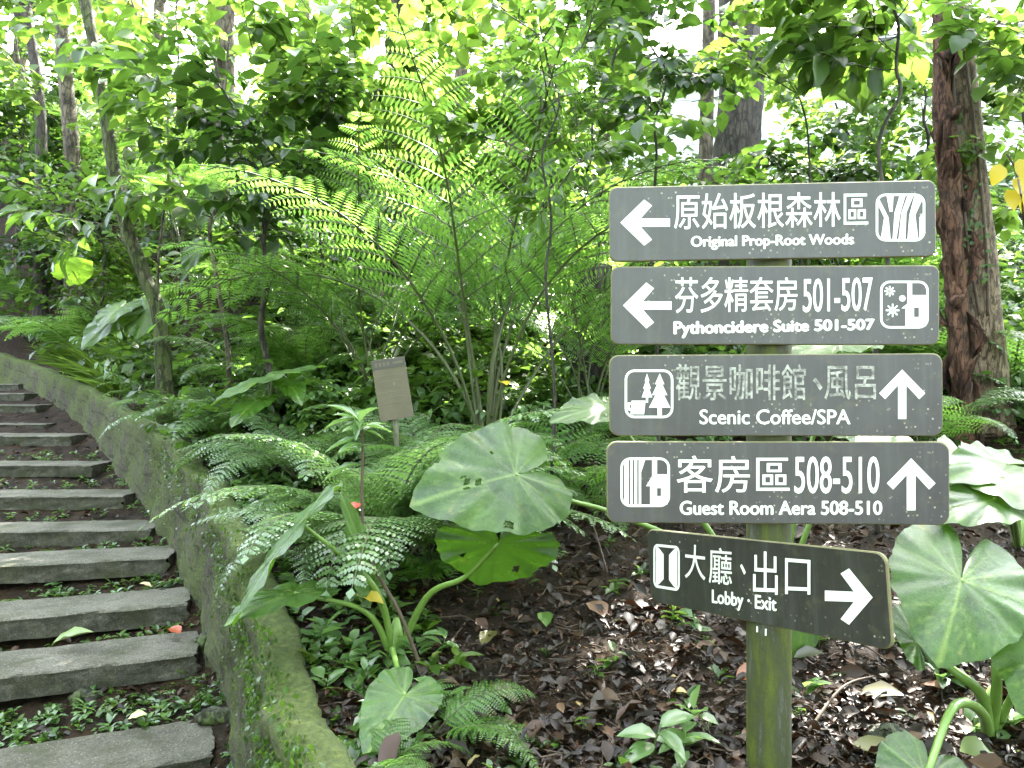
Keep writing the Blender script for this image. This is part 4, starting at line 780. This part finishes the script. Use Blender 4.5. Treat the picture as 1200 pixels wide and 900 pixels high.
def tree(label, path, r0, r1, barkmat, crown=0, cs=1.0, cz=0.0, rot=0, extra=(), name='tree', rough=.03, limb=True):
    tp = clean(path); base = tp[0].copy(); t = thing(name, label, 'tree', base, GT); top = tp[-1]-base
    me, cc = CR[crown]; rm = np.array(Matrix.Rotation(rot,3,'Z')); br = []
    B, _ = grow(tp-base, r0, r1, [], 60, rough=rough, sides=22)
    ctr = top+np.array([0,0,cz+1.3])
    if limb:
        pts = smooth_path(tp-base, 60)
        for c in cc[:9]:
            e = ctr+(rm@c)*cs; s = pts[random.randint(42,58)]; mid = (s+e)/2+np.array([0,0,-.15]); tube(B, smooth_path([s,mid,e],9), np.linspace(r1*.5,.012,9), 7, rough=.03, cap=False)
    for ex, er0, er1 in extra: tube(B, smooth_path([np.asarray(x)-base for x in ex], 16), np.linspace(er0, er1, 16), 10, rough=rough, cap=False)
    obj('trunk', B.mesh('trunk', M[barkmat]), t); o_ = obj('crown', me, t, ctr); o_.scale = (cs,cs,cs); o_.rotation_euler = (0,0,rot); return t
tree('slender leaning tree with pale blotched bark at left', [G(196,7.5),P(188,380,7.5),P(170,325,7.5),P(148,265,7.5),P(130,180,7.5),P(118,95,7.5),P(100,0,7.5),P(84,-120,7.5),P(70,-330,7.5)], .068, .045, 'bark_moss', 0, .9, 1.2, 0)
tree('pale straight tree far behind the leaning trunk', [G(88,14),P(86,200,14),P(74,60,14),P(68,-100,14)], .15, .11, 'bark', 1, 1.2, 1.5, 1)
tree('brown trunk rising out of the giant fern, cut off by leaves', [G(466,9.4),P(468,200,9.4),P(467,60,9.4),P(468,-120,9.4),P(470,-300,9.4)], .165, .14, 'bark_dark', 2, 1.1, 1.6, 2)
tree('thick dark tree with a slanting limb behind the topmost board', [G(862,9.2),P(862,215,9.2),P(868,100,9.2),P(866,0,9.2),P(868,-140,9.2),P(868,-330,9.2)], .29, .20, 'bark_dark', 2, 1.2, 1.8, .5, extra=[([P(882,110,9.1),P(905,55,9.0),P(930,5,8.9),P(960,-60,8.8)],.06,.03)])
tree('pale thin tree just left of the thick dark one', [G(826,9.9),P(826,220,9.9),P(829,100,9.9),P(831,0,9.9),P(834,-140,9.9)], .10, .07, 'bark', 1, .9, 1.5, 3)
tree('slim grey tree at top centre above the shrubs', [G(608,12.5),P(606,160,12.5),P(598,40,12.5),P(606,-100,12.5)], .14, .10, 'bark', 0, 1.1, 1.2, 4)
tree('brown tree half hidden behind the dark saplings', [G(255,13),P(252,240,13),P(262,120,13),P(266,-80,13)], .20, .14, 'bark', 3, 1.1, 1.3, 1)
tree('dark trunk standing in the hollow at the left edge', [G(48,15),P(47,260,15),P(46,120,15),P(20,-60,15)], .12, .09, 'bark_dark', 2, 1.1, 1.2, 2)
tree('grey tree at top between the two boards of shade, right of the tall trunk', [G(540,17),P(538,160,17),P(545,0,17),P(548,-60,17)], .18, .12, 'bark', 1, 1.3, 1.2, 5)
bt = tree('reddish peeling tree with a mottled trunk at the right of the boards', [G(1158,6.2),P(1154,430,6.2),P(1148,330,6.2),P(1136,220,6.2),P(1127,110,6.2),P(1118,0,6.2),P(1112,-160,6.2),P(1110,-420,6.2)], .15, .11, 'bark_mottled', 2, 1.0, 1.5, 1)
b0 = np.array(bt.location)
B = Buf(); tube(B, smooth_path([G(1128,5.95),P(1127,505,5.95),P(1127,440,5.95),P(1120,350,5.95),P(1116,270,5.95),P(1110,200,5.98),P(1106,120,6.02),P(1104,30,6.03),P(1100,-120,6.05)],70)-b0, np.r_[np.linspace(.11,.078,10),np.linspace(.076,.072,40),np.linspace(.07,.07,20)], 20, rough=.13)
tube(B, [P(1140,30,5.95)-b0,P(1118,48,5.9)-b0,P(1108,70,5.92)-b0], [.05,.04,.03], 8, rough=.12); fl = smooth_path([P(1127,505,5.95),P(1127,440,5.95),P(1120,350,5.95),P(1116,270,5.95),P(1110,200,5.98),P(1106,120,6.02),P(1104,30,6.03)],60)-b0
n = 22; k = rng.integers(1,59,n); a = rng.uniform(math.pi,2*math.pi,n); rad_ = np.stack([np.cos(a),np.sin(a),0*a],-1); inst(B, leaf_t(5,.9,.12,.5,.06), fl[k]+rad_*.083, np.stack([rng.normal(size=n)*.18,rng.normal(size=n)*.05,np.where(rng.uniform(size=n)<.5,1,-1)],-1)+rad_*.12, rad_, rng.uniform(.12,.38,n), rng.uniform(.012,.028,n))
for q_ in (19,47): tube(B, [fl[q_]+[rng.normal()*.05,-.06,0], fl[q_]+[rng.normal()*.06,-.10,.03], fl[q_]+[rng.normal()*.06,-.12,.05]], [.05,.035,.012], 8, rough=.15)
ar = obj('peeling_stem', B.mesh('peeling_stem', M['bark_red']), bt); ar['label'] = 'reddish brown split stem in front of the trunk'
B = Buf()
for du, ph in ((-4,0),(16,2)):
    tube(B, smooth_path([P(1150+du*.5,370,5.93)-b0,P(1140+du,300,5.93)-b0,P(1131+du+3*math.sin(ph),220,5.96)-b0,P(1122+du,120,5.98)-b0,P(1120+du*.6,60,5.98)-b0],40), .012, 6)
vp = smooth_path([P(1146,330,5.9)-b0,P(1136,240,5.94)-b0,P(1126,140,5.95)-b0],40)
n = 70; a = rng.uniform(0,6.28,n); inst(B, LF3, vp[rng.integers(0,40,n)]+rng.normal(size=(n,3))*[.05,.01,.02], np.stack([np.cos(a),-.3*np.ones(n),np.sin(a)],-1), np.array([0,-1,.3]), rng.uniform(.03,.06,n), rng.uniform(.012,.02,n), rng.uniform(0,1,n), 1)
obj('vine', B.mesh('vine', [M['twig'], M['leaf']]), bt)
# hidden-crown trees a little further, closing the view, plus an unseen one added to shade the litter
for lab, u, d, top, rr_, bm, cr_, cs_ in [
  ('pale tree far up the slope behind the green shrub at left',20,19,40,.2,'bark',1,1.5),('far tree with light green crown above the slender yellow sapling',350,20,60,.2,'bark',1,1.5),('far tree with sunlit crown above the giant fern',470,22,70,.2,'bark',0,1.6),
  ('far tree left of the thick dark trunk, crown in the sun',720,19,60,.18,'bark',1,1.4),('far tree seen past the brown half-hidden trunk',180,23,60,.22,'bark',0,1.7),('far tree beyond the slim grey trunk at top centre',640,25,40,.22,'bark',1,1.8),
  ('far tree behind the pale roofed building at top right',1180,25,20,.22,'bark',0,1.6),('unseen leaning tree, far right, its dense crown added to shade the litter',1330,14,40,.18,'bark',4,1.35),('far tree with dark crown at the left frame edge',-90,17,80,.2,'bark_dark',3,1.4)]:
    tree(lab, [G(u,d),P(u-4,150,d),P(u+5,top,d),P(u+9,top-120,d)] if u < 1300 else [G(1290,14),P(1275,150,14),P(1200,-80,13.7),P(1115,-230,13.7)], rr_, rr_*.6, bm, cr_, cs_, .2, u*.1)  # rightmost path leans an unseen tree over so its crown shades the litter
# stump
sp0 = drop(694,6.9); t = thing('tree_stump', 'dark stump with a bright sunlit cut top just left of the second board', 'stump', sp0)
B = Buf(); hh = P(694,312,6.9)[2]-sp0[2]; tube(B, [(0,0,-.1),(0,0,hh*.3),(0,0,hh*.8),(0,0,hh)], [.24,.19,.18,.17], 20, rough=.04); obj('trunk', B.mesh('trunk', M['bark_dark']), t)
B = Buf(); tube(B, [(0,0,hh+.003),(0,0,hh+.01)], [.16,.155], 20, rough=.02); obj('cut_top', B.mesh('cut_top', M['stake']), t)

# ------------------------------------------------------------------ undergrowth, far woods, ground cover, litter
def scatter(n, d0, d1, u0=-120, u1=1320, pw=2.0):
    q_ = rng.uniform(0,1,n); d = (d0**(1-pw)+q_*(d1**(1-pw)-d0**(1-pw)))**(1/(1-pw)); u = rng.uniform(u0,u1,n); x = (u-600)/900*d; return u, d, x
u, d, x = (np.r_[p_, q_] for p_, q_ in zip(scatter(3600, 6.2, 26, pw=1.5), scatter(700, 12, 26, -160, 130, 1.5)))
u2, d2, x2 = scatter(1500, 5, 26, -1100, -120, 1.3); u, d, x = np.r_[u, u2], np.r_[d, d2], np.r_[x, x2]; ok = (x > wall_x(d)+.25)|(d > 19)|((d > 12)&(x < wall_x(d)-3.8))|(x < wall_x(d)-4.6); u, d, x = u[ok], d[ok], x[ok]
dark_h = (np.hypot((u-40)/70, (d-13)/2.2) < 1); keep = ~dark_h | (rng.uniform(size=len(u)) < .6); u, d, x = u[keep], d[keep], x[keep]
n = len(u); z = ground(x, d)+rng.uniform(.02,.5,n)*(d/12)**.6; a = rng.uniform(0,6.28,n); e = rng.uniform(-.1,.9,n)
B = Buf(); place_sprays(B, np.stack([x,d,z],-1), np.stack([np.cos(a)*np.cos(e),np.sin(a)*np.cos(e),np.sin(e)],-1), rng.uniform(.3,.7,n)*(d/9)**.5, LF2, .36, np.clip(.45+.25*snoise(x,d,1.1)+rng.normal(size=n)*.1,0,1), None, None, .8)
kind(tag(obj('undergrowth', B.mesh('undergrowth', M['leaf'])), 'mass of mixed green undergrowth covering the slope', 'undergrowth'), 'stuff')
u, d, x = scatter(1700, 6.0, 20, pw=1.6); ok = x > wall_x(d)+.25; u, d, x = u[ok], d[ok], x[ok]; n = len(u); a = rng.uniform(0,6.28,n); e = rng.uniform(-.15,.6,n)
B = Buf(); place_sprays(B, np.stack([x,d,ground(x,d)+rng.uniform(.1,.6,n)*(d/12)**.6],-1), np.stack([np.cos(a)*np.cos(e),np.sin(a)*np.cos(e),np.sin(e)],-1), rng.uniform(.25,.6,n)*(d/9)**.5, PIN4, .26, np.clip(.5+.25*snoise(x,d,1.4,5)+rng.normal(size=n)*.1,0,1), None, None, .9)
kind(tag(obj('undergrowth', B.mesh('undergrowth', M['silver'])), 'paler narrow-leaved undergrowth mixed over the slope', 'undergrowth'), 'stuff')
n = 2300; u = rng.uniform(-200,1400,n); d = rng.uniform(27,44,n); x = (u-600)/900*d; z = ground(x,d)+rng.uniform(0,1,n)**1.4*13; a = rng.uniform(0,6.28,n)
cl = snoise(x,z,.5)+.6*snoise(x,d+z,1.1,2); k = cl > -.15+.03*(z-8); x,d,z,a = x[k],d[k],z[k],a[k]; n = len(x)
B = Buf(); place_sprays(B, np.stack([x,d,z],-1), np.stack([np.cos(a),np.sin(a),rng.normal(size=n)*.4],-1), rng.uniform(1.2,2.2,n), LF2, .4, np.clip(.6+rng.normal(size=n)*.2,0,1), None, None, .52)
nb_ = 1500; th = rng.uniform(-2.0,2.0,nb_)-math.pi/2; rr2 = rng.uniform(7,13,nb_); x2, y2 = rr2*np.cos(th)*1.1, 1+rr2*np.sin(th); z2 = rng.uniform(.3,10.5,nb_)+HC-1.2; a2 = rng.uniform(0,6.28,nb_); kb = (snoise(x2+y2,z2,.6,4) > -.55)     # unseen woods added behind the camera to cut the sky light
place_sprays(B, np.stack([x2,y2,z2],-1)[kb], np.stack([np.cos(a2),np.sin(a2),rng.normal(size=nb_)*.4],-1)[kb], rng.uniform(1.3,2.2,nb_)[kb], LF2, .4, np.clip(.4+rng.normal(size=nb_)*.2,0,1)[kb], None, None, .75)
kind(tag(obj('far_and_unseen_woods', B.mesh('far_and_unseen_woods', M['bright'])), 'sunlit far woods up the hill plus unseen woods added behind to block sky light', 'woods'), 'stuff')
# low ground cover on the near bank and between the steps
def veg_density(u, v):      # how green the photo is near (u,v) of the bank
    g_ = np.zeros_like(u); g_ += (v < 640)*(u < 480)*.8; g_ += (v < 600)*(u > 480)*.5; g_ += (v > 640)*(u < 520)*.10; g_ += (u > 520)*(v > 600)*.010; return g_
u, d, x = scatter(26000, 1.9, 9.5, pw=1.7); z = ground(x, d); v = 450-(z-HC)*900/d; dxw = x-wall_x(d)
ok = (dxw > .12)&(rng.uniform(size=len(u)) < veg_density(u,v)*np.clip(.75+.6*snoise(x,d,2.2),.1,1)); 
path = (dxw < -.12)&(dxw > -3.6)&(rng.uniform(size=len(u)) < np.where(dxw > -.55, .6, .45))
for k_, (st0, dd_, sl_) in enumerate(STEPS):       # nothing grows through a slab
    c0 = P(*st0, dd_); ax = nrm(np.array([-1,-sl_,0])); ay = np.array([-ax[1], ax[0], 0]); ay = ay if ay[1] > 0 else -ay
    rx = (x-c0[0])*ax[0]+(d-c0[1])*ax[1]; ry = (x-c0[0])*ay[0]+(d-c0[1])*ay[1]; dep = .46 if k_ < 7 else .55
    path &= ~((rx > -.05)&(ry > -.03)&(ry < dep+.02))
def tufts(name, sel, sizes, mat, lab, nl=7, T=LF3, wr=.3, erange=(.15,1.1)):
    xs, ds, zs = x[sel], d[sel], z[sel]; m_ = len(xs); B = Buf(); rep = np.repeat(np.arange(m_), nl); a = rng.uniform(0,6.28,m_*nl); e = rng.uniform(*erange, m_*nl); h = np.repeat(rng.uniform(*sizes, m_), nl)
    D = np.stack([np.cos(a)*np.cos(e), np.sin(a)*np.cos(e), np.sin(e)],-1); st_ = rng.uniform(0,.7,m_*nl)*h
    pos = np.stack([xs[rep], ds[rep], zs[rep]],-1)+np.stack([D[:,0]*.15*h, D[:,1]*.15*h, st_],-1)
    ln = h*rng.uniform(.5,1.1,m_*nl); inst(B, T, pos, D-np.array([0,0,.3]), np.array([0,0,1.0])+rng.normal(size=(m_*nl,3))*.25, ln, ln*wr, np.clip(np.repeat(rng.uniform(.1,.9,m_),nl)+rng.normal(size=m_*nl)*.1,0,1))
    return kind(tag(obj(name, B.mesh(name, M[mat])), lab, 'ground cover'), 'stuff')
half = rng.uniform(size=len(u)) < .5
tufts('ground_cover', ok & half, (.05,.12), 'silver', 'low leafy ground cover spread over the bank')
tufts('ground_cover', ok & ~half, (.04,.09), 'leaf', 'small bright weeds mixed through the ground cover', 9, LF3, .24)
tufts('path_weeds', path & half, (.03,.065), 'leaf', 'small weeds sprouting between the stone steps', 7)
tufts('path_weeds', path & ~half, (.03,.07), 'silver', 'tiny ferny weeds in the soil beside the wall', 8, LF3, .24)
# grass above the wall, far left
n = 1600; u_ = rng.normal(105,42,n); d_ = rng.uniform(10.0,13.0,n); x_ = (u_-600)/900*d_; kk = x_ > wall_x(d_)+.12; x_, d_ = x_[kk], d_[kk]; n = len(x_); a = rng.uniform(0,6.28,n); e = rng.uniform(.8,1.5,n)
B = Buf(); inst(B, BLADE, np.stack([x_,d_,ground(x_,d_)],-1), np.stack([np.cos(a)*np.cos(e),np.sin(a)*np.cos(e),np.sin(e)],-1), np.stack([-np.cos(a),-np.sin(a),.3*np.ones(n)],-1), rng.uniform(.35,.85,n), .016, rng.uniform(.4,1,n))
kind(tag(obj('grass', B.mesh('grass', M['bright'])), 'long bright grass growing on top of the wall at far left', 'grass'), 'stuff')
# creeper on the wall
cs0 = np.clip(rng.normal(85,40,70),8,200); n = 2600; ci = rng.integers(0,70,n); s_ = np.clip(cs0[ci]+rng.normal(size=n)*1.6,0,259).astype(int); off = np.abs(rng.normal(size=n))*.16*rng.uniform(.4,1.9,70)[ci]
ox = np.where(off < .05, rng.uniform(-.09,-.02,n), -.10-.05*off); oz = np.where(off < .05, .022, -off)
pos = wp[s_]+nor[s_]*ox[:,None]+np.stack([np.zeros(n),np.zeros(n),oz],-1)+rng.normal(size=(n,3))*.012; a = rng.uniform(0,6.28,n)
B = Buf(); D = np.cos(a)[:,None]*tang[s_]+np.sin(a)[:,None]*np.array([0,0,1.0])-nor[s_]*.5; inst(B, LF3, pos, D, -nor[s_]+np.array([0,0,.8])+rng.normal(size=(n,3))*.4, rng.uniform(.012,.032,n), rng.uniform(.006,.013,n), rng.uniform(.1,.9,n))
tag(obj('creeper', B.mesh('creeper', M['leaf'])), 'small leaved creeper trailing down the face of the mossy wall', 'creeper')
# leaf litter
u, d, x = scatter(30000, 1.8, 9, pw=1.9); k = x > wall_x(d)+.1; u, d, x = u[k], d[k], x[k]; n = len(x); a = rng.uniform(0,6.28,n); tl = rng.normal(size=n)*.3
B = Buf(); ln = .013+.10*rng.beta(.8,3.0,n)+np.where(rng.uniform(size=n)<.035,.06,0); inst(B, DEAD, np.stack([x,d,ground(x,d)+rng.uniform(.004,.03,n)],-1), np.stack([np.cos(a),np.sin(a),tl],-1), np.array([0,0,1.0])+rng.normal(size=(n,3))*.30, ln, ln*rng.uniform(.11,.36,n), np.clip(rng.beta(1.5,2.2,n)*1.05,0,1))
kind(tag(obj('leaf_litter', B.mesh('leaf_litter', M['dead'])), 'dark wet dead leaves covering the forest floor', 'leaf litter'), 'stuff')
u, d, x = scatter(5200, 2.6, 14, -150, 320, pw=1.7); k = (x < wall_x(d)-.12)&(rng.uniform(size=len(x)) < np.where(x > wall_x(d)-.7, 1, .45)); x, d = x[k], d[k]; n = len(x); a = rng.uniform(0,6.28,n)
sb = np.ones(n, bool)
for k_, (st0, dd_, sl_) in enumerate(STEPS):
    c0 = P(*st0, dd_); ax = nrm(np.array([-1,-sl_,0])); ay = np.array([-ax[1], ax[0], 0]); ay = ay if ay[1] > 0 else -ay
    sb &= ~(((x-c0[0])*ax[0]+(d-c0[1])*ax[1] > -.02)&((x-c0[0])*ay[0]+(d-c0[1])*ay[1] > -.02)&((x-c0[0])*ay[0]+(d-c0[1])*ay[1] < .58))
x, d, a = x[sb], d[sb], a[sb]; n = len(x)
B = Buf(); ln = rng.uniform(.02,.08,n); inst(B, DEAD, np.stack([x,d,ground(x,d)+.012],-1), np.stack([np.cos(a),np.sin(a),rng.normal(size=n)*.2],-1), np.array([0,0,1.0])+rng.normal(size=(n,3))*.3, ln, ln*.28, rng.uniform(.1,.9,n))
kind(tag(obj('leaf_litter', B.mesh('leaf_litter', M['dead'])), 'dead leaves and soil in the gutter between steps and wall', 'leaf litter'), 'stuff')
u, d, x = scatter(900, 1.9, 8, pw=1.9); k = x > wall_x(d)+.2; x, d = x[k], d[k]; B = Buf()
for xx, dd in zip(x, d):
    a = random.uniform(0,6.28); L = random.uniform(.05,.28); p0 = np.array([xx,dd,0]); p1 = p0+[math.cos(a)*L,math.sin(a)*L,0]; pm = (p0+p1)/2+rng.normal(size=3)*.015
    for p_ in (p0,pm,p1): p_[2] = float(ground(p_[0],p_[1]))+random.uniform(.01,.03)
    tube(B, [p0,pm,p1], [.0035,.003,.002], 5, cap=False)
kind(tag(obj('twigs', B.mesh('twigs', M['twig'])), 'thin dead twigs scattered over the leaf litter', 'twigs'), 'stuff')

# ------------------------------------------------------------------ single seedlings, fallen leaves, stones, sticks
def seedling_mesh(seed, nl, L, wr, mat):
    r = np.random.default_rng(seed); B = Buf(); h = L*.9; tube(B, [(0,0,-.01),(.004,0,h*.5),(0,.004,h)], [.0025,.002,.0015], 5, mat=1, cap=False); k = np.arange(nl); a = k*2.4+r.normal(size=nl)*.3; zz_ = h*(.35+.65*k/nl); e = r.uniform(-.05,.45,nl)
    inst(B, LF5, np.stack([0*k,0*k,zz_],-1), np.stack([np.cos(a)*np.cos(e),np.sin(a)*np.cos(e),np.sin(e)],-1), np.array([0,0,1.0]), L*r.uniform(.7,1.1,nl), L*wr*r.uniform(.85,1.15,nl), r.uniform(.3,.9,nl)); return B.mesh('seedling', [M[mat], M['stalk']])
SD = [seedling_mesh(1,6,.10,.2,'leaf'), seedling_mesh(2,5,.09,.26,'leaf'), seedling_mesh(3,8,.13,.17,'bright'), seedling_mesh(4,5,.12,.22,'silver')]
for q_, (u, v, s, k, lab) in enumerate([
 (724,695,1.1,1,'seedling with two raised leaves just left of the lowest board'),(700,800,.8,0,'seedling in litter midway between the left taro and the post'),(690,862,.8,0,'seedling near the bottom edge left of the post, low and flat'),
 (765,888,1.5,3,'tall narrow-leaved seedling at the bottom edge left of the post'),(800,893,1.2,3,'leafy seedling at the bottom edge close to the post'),(785,735,.9,2,'seedling hanging under the left corner of the lowest board'),
 (825,760,.8,1,'seedling in the shade under the middle of the lowest board'),(960,758,1.0,1,'seedling right of the post just under the lowest board'),(935,845,.6,0,'tiny seedling touching the right side of the post'),(1060,845,.6,1,'tiny seedling right of the post among brown leaves'),
 (1075,768,.8,2,'seedling under the glossy taro leaf'),(590,838,.7,1,'seedling with a curled leaf beside the small bottom fern'),(540,790,.9,2,'bright seedling behind the small bottom fern'),(400,800,1.1,0,'seedling hugging the right edge of the mossy wall near the bottom'),
 (385,745,1.0,1,'seedling by the wall below the narrow taro leaves'),(430,700,.9,3,'seedling below the left taro stalks'),(560,700,.6,0,'lone tiny seedling under the drooping green leaf'),(655,655,.8,1,'seedling in litter right of the drooping green leaf'),
 (640,770,.5,0,'tiny seedling beside the bright glints in the litter'),(870,870,.5,1,'tiny seedling left of the post foot'),(990,800,.7,0,'seedling in open litter right of the post'),(1010,680,1.2,3,'seedling clump behind the right end of the lowest board'),(500,740,1.3,0,'dark leafy seedling at the foot of the left taro'),(515,770,1.1,3,'broad seedling right of the left taro foot')]):
    o_ = obj('seedling', SD[k], None, hit(u,v)); o_.rotation_euler = (random.gauss(0,.15), random.gauss(0,.15), random.uniform(0,6.28)); o_.scale = (s*.8,)*3; tag(o_, lab, 'seedling', 'seedlings in the leaf litter')
def flat_leaf(u, v, L, wr, col, lab, d=None, z=None, az=None, tr=(.2,.1,.03), rz=.012):
    p = hit(u,v) if d is None else P(u,v,d); m_ = leaf_mat('fallen_leaf', [(0,col),(1,col)], tr, .12, .4); B = Buf(); a = random.uniform(0,6.28) if az is None else az
    inst(B, leaf_t(6,.5,-.12,.45,.03,.06), np.zeros((1,3)), np.array([math.cos(a),math.sin(a),.08]), np.array([rng.normal()*.15,-.25,1.0]), L, L*wr, .5); tag(obj('fallen_leaf', B.mesh('fallen_leaf', m_), None, p+[0,0,rz+.012]), lab, 'leaf', 'fallen leaves lying singly')
flat_leaf(708,730,.15,.34,(.16,.085,.06),'big pinkish brown dead leaf below the left corner of the lowest board')
flat_leaf(690,828,.13,.3,(.07,.04,.03),'broad dark brown dead leaf low in the litter')
flat_leaf(862,805,.13,.3,(.22,.075,.028),'orange-brown dead leaf just left of the post')
flat_leaf(1005,822,.16,.3,(.10,.085,.03),'large half-green dead leaf right of the post')
flat_leaf(640,742,.13,.27,(.06,.12,.02),'upright torn green leaf among the bright glints',tr=(.2,.4,.03))
flat_leaf(785,820,.07,.3,(.38,.26,.14),'small cream dead leaf in the litter between seedlings')
flat_leaf(565,765,.13,.3,(.10,.085,.03),'olive curled dead leaf right of the small left taro')
flat_leaf(1055,900,.14,.36,(.13,.12,.05),'pale torn leaf at the bottom edge near the arching stalk')
flat_leaf(1170,897,.14,.4,(.12,.16,.05),'whitish green torn leaf at the bottom right corner',tr=(.2,.4,.05))
flat_leaf(1080,810,.10,.3,(.16,.07,.05),'reddish dead leaf under the glossy taro leaf')
flat_leaf(930,778,.12,.3,(.045,.05,.025),'dark olive dead leaf behind the post')
flat_leaf(62,758,.22,.24,(.14,.19,.06),'pale green fallen leaf lying at the back of the second step',d=4.52,az=.3,tr=(.25,.35,.08))
flat_leaf(211,747,.10,.4,(.34,.07,.03),'red leaf lying at the end of the second step',d=4.72,az=2.6)
flat_leaf(150,848,.09,.34,(.45,.43,.2),'cream yellow leaf on the lowest step',d=3.87,az=.2,tr=(.4,.4,.1))
flat_leaf(178,692,.10,.2,(.4,.33,.2),'thin straw coloured leaf on the third step',d=5.36,az=2.9)
flat_leaf(410,605,.08,.35,(.5,.02,.015),'red leaf showing under the sword fern',d=3.2,az=1)
flat_leaf(594,456,.11,.35,(.5,.35,.03),'yellow dead leaf hanging in the giant fern base',d=4.9,az=2,tr=(.6,.4,.05))
flat_leaf(450,715,.13,.25,(.42,.32,.04),'yellow leaf at the foot of the left taro',d=3.05,az=2.8,tr=(.5,.4,.05))
def rock(u, v, s, lab, seed, d=None, flat=.6):
    p = hit(u,v) if d is None else drop(u,d); r = np.random.default_rng(seed); n1, n2 = 22, 14; V = []
    for a in range(n2+1):
        for b_ in range(n1):
            th, ph = math.pi*a/n2, 2*math.pi*b_/n1; q_ = np.array([math.sin(th)*math.cos(ph), math.sin(th)*math.sin(ph), math.cos(th)]); f = 1+.16*math.sin(q_[0]*4+seed)+.13*math.sin(q_[1]*6+seed*2)+.1*math.sin(q_[2]*7+q_[0]*5+seed)+.03*r.normal(); V.append(q_*f*s*np.array([1.15,.9,flat]))
    i, j = np.meshgrid(np.arange(n2), np.arange(n1), indexing='ij'); F = np.stack([i*n1+j, (i+1)*n1+j, (i+1)*n1+(j+1)%n1, i*n1+(j+1)%n1],-1).reshape(-1,4)
    tag(obj('rock', Buf().add(V,[F]).mesh('rock', M['rock']), None, p+[0,0,s*flat*.2]), lab, 'rock', 'loose stones')
rock(1040,872,.075,'mossy brown stone in the litter right of the post foot',1)
rock(245,752,.09,'mossy stone wedged between the second step and the wall',2,4.75); rock(100,834,.07,'grey stone lying against the face of the second step',3,4.28); rock(208,800,.10,'block of stone under the right end of the second step',4,4.55)
rock(255,838,.08,'mossy rounded stone beside the lowest step',5,4.05); rock(262,672,.09,'mossy stone at the wall foot by the third step',6,5.6); rock(186,690,.08,'mossy stone propping the third step',7,5.45); rock(232,608,.10,'flat mossy stone in the gutter beside the fifth step',8,6.9)
def stick(a, b_, r, lab, bend=.03):
    A, C = hit(*a), hit(*b_); md = (A+C)/2+rng.normal(size=3)*bend; pts = smooth_path([A+[0,0,.02], md+[0,0,.03], C+[0,0,.03]], 14); c0 = pts[0].copy(); B = Buf(); tube(B, pts-c0, np.linspace(r, r*.5, 14), 7, rough=.06); tag(obj('stick', B.mesh('stick', M['twig']), None, c0), lab, 'stick', 'dead sticks on the ground')
stick((945,868),(1030,800),.006,'thin stick slanting through the litter right of the post'); stick((690,610),(712,678),.007,'brown stick leaning beside the lowest board corner'); stick((395,655),(345,615),.006,'stick near the wall under the sword fern'); stick((985,745),(1065,800),.005,'dark twig below the glossy taro leaf')
